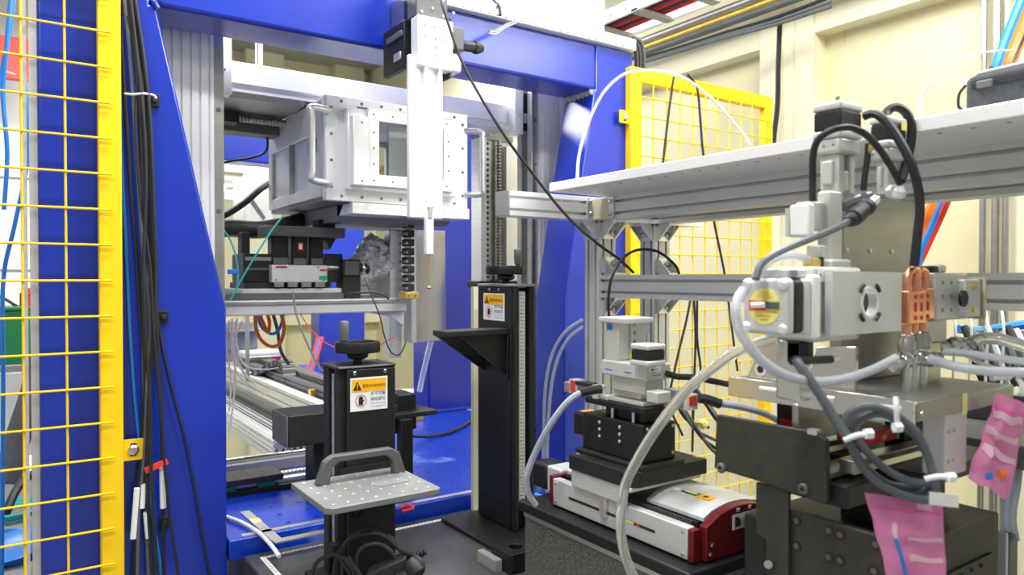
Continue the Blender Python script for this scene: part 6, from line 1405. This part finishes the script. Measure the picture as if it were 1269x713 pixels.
for k, (x, y) in enumerate(((1170, 430), (1184, 426), (1195, 427))):
    tag(MB().lathe(at(x, y, D=1.13), [(.008, -.012), (.011, -.006), (.011, .006), (.008, .012)], 10, (1, -.4, 0)).build('pipe_fitting', 'screw'), 'small shiny pipe fitting beside the clear hose', 'fitting', 'pipe fittings beside the clear hose')
cable('thin_clear_tube', 'thin clear tube crossing the steel table to right corner', 'tubing', [(1195, 440, 1.05), (1215, 450, 1.05), (1240, 458, 1.05), (1275, 462, 1.05)], .0028, 'hose')
cable('arched_cable', 'black cable arching over the bare stepper motor stage', 'cable', [(1007, 250, .95), (1007, 220, .95), (1008, 190, .94), (1015, 172, .93), (1032, 161, .92), (1052, 158, .92), (1072, 166, .93), (1090, 185, .95), (1105, 208, .97), (1116, 228, .98)], .0046, 'rubber', k=8)
cable('thick_cable', 'thick black cable bending down beside the upright plate edge', 'cable', [(1071, 144, 1.02), (1082, 141, 1.01), (1094, 147, 1.0), (1110, 167, .99), (1127, 198, .98), (1137, 230, .98), (1140, 260, .98), (1137, 290, .98), (1133, 330, .98)], .0062, 'rubber', k=8)
cable('thick_cable', 'thick black cable looping over the yellow stickered motor', 'cable', [(1096, 148, 1.06), (1100, 138, 1.06), (1110, 133, 1.06), (1122, 139, 1.06), (1129, 156, 1.06), (1128, 180, 1.06), (1122, 205, 1.06), (1116, 225, 1.05)], .0066, 'rubber', k=8)
cable('short_cable', 'short black cable with brass plug between the two stages', 'cable', [(1076, 178, 1.0), (1075, 196, 1.0), (1072, 216, 1.0), (1070, 236, 1.0)], .0042, 'rubber')
tag(MB().lathe(at(1079, 184, D=.99), [(.002, -.006), (.003, -.002), (.003, .002), (.002, .006)], 10, (0, 0, 1)).build('brass_plug', 'brass'), 'tiny brass plug between the two upright stages', 'plug')
# plug connector and cable to the motor
a = at(1052, 275, D=.93); b_ = at(1098, 236, D=.98); d_ = (b_ - a).normalized()
t = thing('round_connector', 'black round screw connector with silver ferrule before upright plate', 'connector', a)
MB().lathe(a, [(.007, 0), (.009, .004), (.009, .010), (.0115, .012), (.0115, .026), (.010, .028), (.010, .040), (.0115, .042), (.0115, .050), (.007, .052)], 16, d_).build('body', 'rubber', t)
MB().lathe(a + d_ * .052, [(.007, 0), (.006, .02)], 14, d_).build('ferrule', 'alu_bright', t)
e_ = at(1118, 238, D=.98)
MB().lathe(at(1110, 240, D=.985), [(.004, -.010), (.011, -.006), (.014, .003), (.010, .010), (.003, .012)], 16, (0, -.2, 1)).build('wrap', 'alu_bright', t)
cable('motor_lead', 'dark cable running from round connector down to labelled motor', 'cable', [(1058, 270, .935), (1040, 281, .92), (1010, 294, .90), (980, 306, .88), (955, 318, .86), (942, 330, .85), (937, 346, .845)], .0046, 'cable_grey', k=8)
cable('grey_rod', 'dark grey rod behind the connector on the upright plate', 'rod', [(1045, 256, 1.0), (1060, 250, 1.0), (1080, 244, 1.0)], .008, 'cable_grey')
cable('down_lead', 'dark cable dropping from the cross pin to the coil', 'cable', [(986, 446, .86), (990, 452, .85), (1003, 470, .84), (1020, 495, .83), (1035, 520, .82), (1052, 545, .81)], .0056, 'cable_grey', k=8)
# coiled cable with zip ties
cw = thing('cable_coil', 'coil of thick grey cable with white zip ties before steel table', 'cable coil', at(1100, 620, D=.82))
DC = .82
for k, l in enumerate(([(1050, 548), (1046, 530), (1052, 513), (1075, 504), (1105, 512), (1132, 532), (1148, 560), (1156, 590), (1160, 612), (1148, 620), (1120, 614), (1090, 600), (1068, 578), (1056, 555), (1050, 548)],
        [(1062, 545), (1060, 530), (1070, 518), (1092, 513), (1115, 524), (1138, 545), (1152, 572), (1158, 600), (1150, 600), (1125, 596), (1098, 582), (1076, 562), (1062, 545)],
        [(1054, 550), (1062, 570), (1080, 592), (1104, 608), (1130, 616), (1150, 606), (1156, 592)], [(1048, 540), (1060, 562), (1078, 584), (1100, 600), (1128, 604), (1154, 598), (1150, 566), (1136, 538), (1112, 518), (1084, 508), (1060, 516), (1050, 530)])):
    MB().tube([at(x, y, D=DC + .006 * k) for (x, y) in l], .0046, 10, k=6).build('loop', 'cable_grey', cw)
for (x, y, x2, y2) in ((1046, 546, 1076, 538), (1146, 594, 1178, 592), (1110, 492, 1112, 530)):
    ti = MB().tube([at(x, y, D=DC - .012), at((x + x2) / 2, (y + y2) / 2 - 2, D=DC - .016), at(x2, y2, D=DC - .010)], .003, 8).build('zip_tie', 'white', cw)
    MB().lathe(at(x2, y2, D=DC - .014), [(.006, -.004), (.006, .004)], 6, (1, -.6, 0)).build('tie_head', 'white', ti)
a = at(1152, 618, D=.80); b_ = at(1188, 622, D=.80); d_ = b_ - a; u_ = Vector((0, 0, .007))
tag(MB().add([a - u_, b_ - u_, b_ + u_, a + u_] + [p + Vector((.001, .001, 0)) for p in (a - u_, b_ - u_, b_ + u_, a + u_)], [(0, 1, 2, 3), (4, 5, 6, 7), (0, 1, 5, 4), (1, 2, 6, 5), (2, 3, 7, 6), (3, 0, 4, 7)]).build('cable_tag', 'paper'), 'small white paper tag hanging from the grey cable coil', 'tag')
# pink antistatic bags
def bag(name, label, corners, D, amp, extra):
    t = thing(name, label, 'bag', at(corners[3][0], corners[3][1], D=D))
    def sheet(off, seed, m, nm, par, u0=0, u1=1, v0=0, v1=1, nu=18, nv=18):
        vs = []
        for j in range(nv + 1):
            for i in range(nu + 1):
                u = u0 + (u1 - u0) * i / nu; v = v0 + (v1 - v0) * j / nv
                tx = (corners[0][0] * (1 - u) + corners[1][0] * u) * (1 - v) + (corners[3][0] * (1 - u) + corners[2][0] * u) * v
                ty = (corners[0][1] * (1 - u) + corners[1][1] * u) * (1 - v) + (corners[3][1] * (1 - u) + corners[2][1] * u) * v
                bul = math.sin(math.pi * min(1, max(0, u))) * math.sin(math.pi * min(1, max(0, v * .9)))
                p = at(tx, ty, D=D + off * bul); p = p + noise.noise_vector(Vector((u * 3 + seed, v * 5, seed))) * amp * (.3 + bul)
                vs.append(p)
        fs = [(j * (nu + 1) + i, j * (nu + 1) + i + 1, (j + 1) * (nu + 1) + i + 1, (j + 1) * (nu + 1) + i) for j in range(nv) for i in range(nu)]
        return MB().add(vs, fs).build(nm, m, par, angle=3)
    f = sheet(-.012, 1.3, 'pink', 'front_film', t); sheet(.010, 1.3, 'pink', 'back_film', t)
    sheet(-.0135, 1.3, 'pink_dark', 'zip_seal', f, 0, 1, .115, .145, 18, 1)
    return t, sheet
t, sheet = bag('antistatic_bag', 'pink antistatic zip bag hanging on the black slide base', [(1072, 611), (1168, 624), (1174, 735), (1104, 735)], .84, .006, 0)
MB().tube([at(1110, 668, D=.829), at(1117, 690, D=.827), at(1126, 725, D=.828)], .0022, 8).build('blue_item', 'tube_blue', t)
o_ = sheet(-.0135, 1.3, 'pink_pale', 'highlight_streak', t, .26, .34, .28, .58, 3, 8); sheet(-.0135, 1.3, 'pink_pale', 'paper_item', t, .66, .86, .0, .10, 4, 4); sheet(-.0130, 1.3, 'pink_pale', 'crease_highlight', t, .45, .95, .62, .68, 8, 2); sheet(-.0130, 1.3, 'pink_pale', 'crease_highlight', t, .5, .98, .40, .45, 8, 2)  # pale streak and crease strips paint white highlights onto the film
t, sheet = bag('antistatic_bag', 'pink antistatic bag with parts leaning at the table corner', [(1236, 487), (1275, 500), (1250, 620), (1198, 592)], .98, .012, 0)
for k in range(3): sheet(-.016, 1.3, 'pink_pale', 'white_stripe', t, .05, .95, .18 + .2 * k, .26 + .2 * k, 10, 3)
MB().lathe(at(1241, 588, D=.975), [(.006, -.004), (.006, .004)], 10, (1, -.6, 0)).build('orange_item', 'orange', t); MB().lathe(at(1224, 590, D=.975), [(.005, -.004), (.005, .004)], 10, (1, -.6, 0)).build('blue_item', 'tube_blue', t)
# far right bits: connector box, hanging grey cables, tie
t = thing('cable_gland', 'grey cable gland housing beside the black slide base', 'connector', at(1252, 715, D=1.2))
b = span(1250, 1243, 1266, 668, 725, D=1.16, dy=.03); bx(b).build('housing', 'grey_dark', t, bevel=.006)
bx((b[0] - .006, b[0], b[2], b[3], b[4], b[5] + .01)).build('flange', 'alu_soft', t, bevel=.002)
for k, x in enumerate((1246, 1254)):
    cable('drop_cable', 'grey cable dropping behind the pink bag to gland housing', 'cable', [(x + 10, 560, 1.25), (x + 6, 600, 1.24), (x, 640, 1.22), (x + 4, 670, 1.2)], .007, 'cable_light', 'grey cables dropping behind the pink bag')
cable('corner_tie', 'white cable tie on the right corner of steel table', 'cable tie', [(1262, 470, 1.12), (1267, 478, 1.1), (1266, 488, 1.1), (1262, 486, 1.1)], .004, 'white')
# cables and hoses behind the steel table
t = thing('cable_trough', 'dark cable trough under the rack holding heaped cables', 'trough', (1.5, .6, 0))
MB().box(1.38, 1.46, .2, .95, 1.20, 1.22).build('floor_plate', 'grey_dark', t, bevel=.002)
MB().box(1.38, 1.70, .2, .95, 1.18, 1.20).build('tray', 'grey_dark', t, bevel=.002)
MB().box(1.69, 1.70, .2, .95, 1.20, 1.26).build('side', 'grey_dark', t, bevel=.002)
for yy in (.22, .9): MB().box(1.56, 1.60, yy, yy + .04, 0, 1.18).build('leg', 'grey_dark', t, bevel=.002)
G = 'dark cables heaped behind the steel table'
for k in range(9):
    x = 1195 + 9 * k
    cable('heaped_cable', 'dark cable heaped behind the steel table', 'cable', [(x, 405 + 4 * (k % 3), 1.7), (x + 8, 425, 1.68), (x + 14 + 3 * (k % 2), 450, 1.66), (x + 26, 478, 1.66)], .009, ('rubber', 'cable_grey', 'rubber', 'cable_light')[k % 4], G)
for k in range(4):
    x = 1180 + 20 * k
    cable('thin_lead', 'thin cream lead rising behind the right stage', 'wire', [(x, 500, 1.6), (x + 2, 450, 1.6), (x + 4, 410, 1.6), (x + 1, 385, 1.62), (x - 6, 365, 1.64)], .003, 'paper', 'thin cream leads behind the right stage')
cable('blue_pipe', 'blue hose crossing behind the right stage to the edge', 'hose', [(1188, 408, 1.8), (1215, 410, 1.8), (1245, 406, 1.78), (1285, 400, 1.75)], .011, 'tube_blue')
cable('red_pipe', 'red hose below the blue hose at right edge', 'hose', [(1200, 420, 1.85), (1225, 414, 1.82), (1250, 415, 1.8), (1290, 418, 1.75)], .012, 'red_bright')
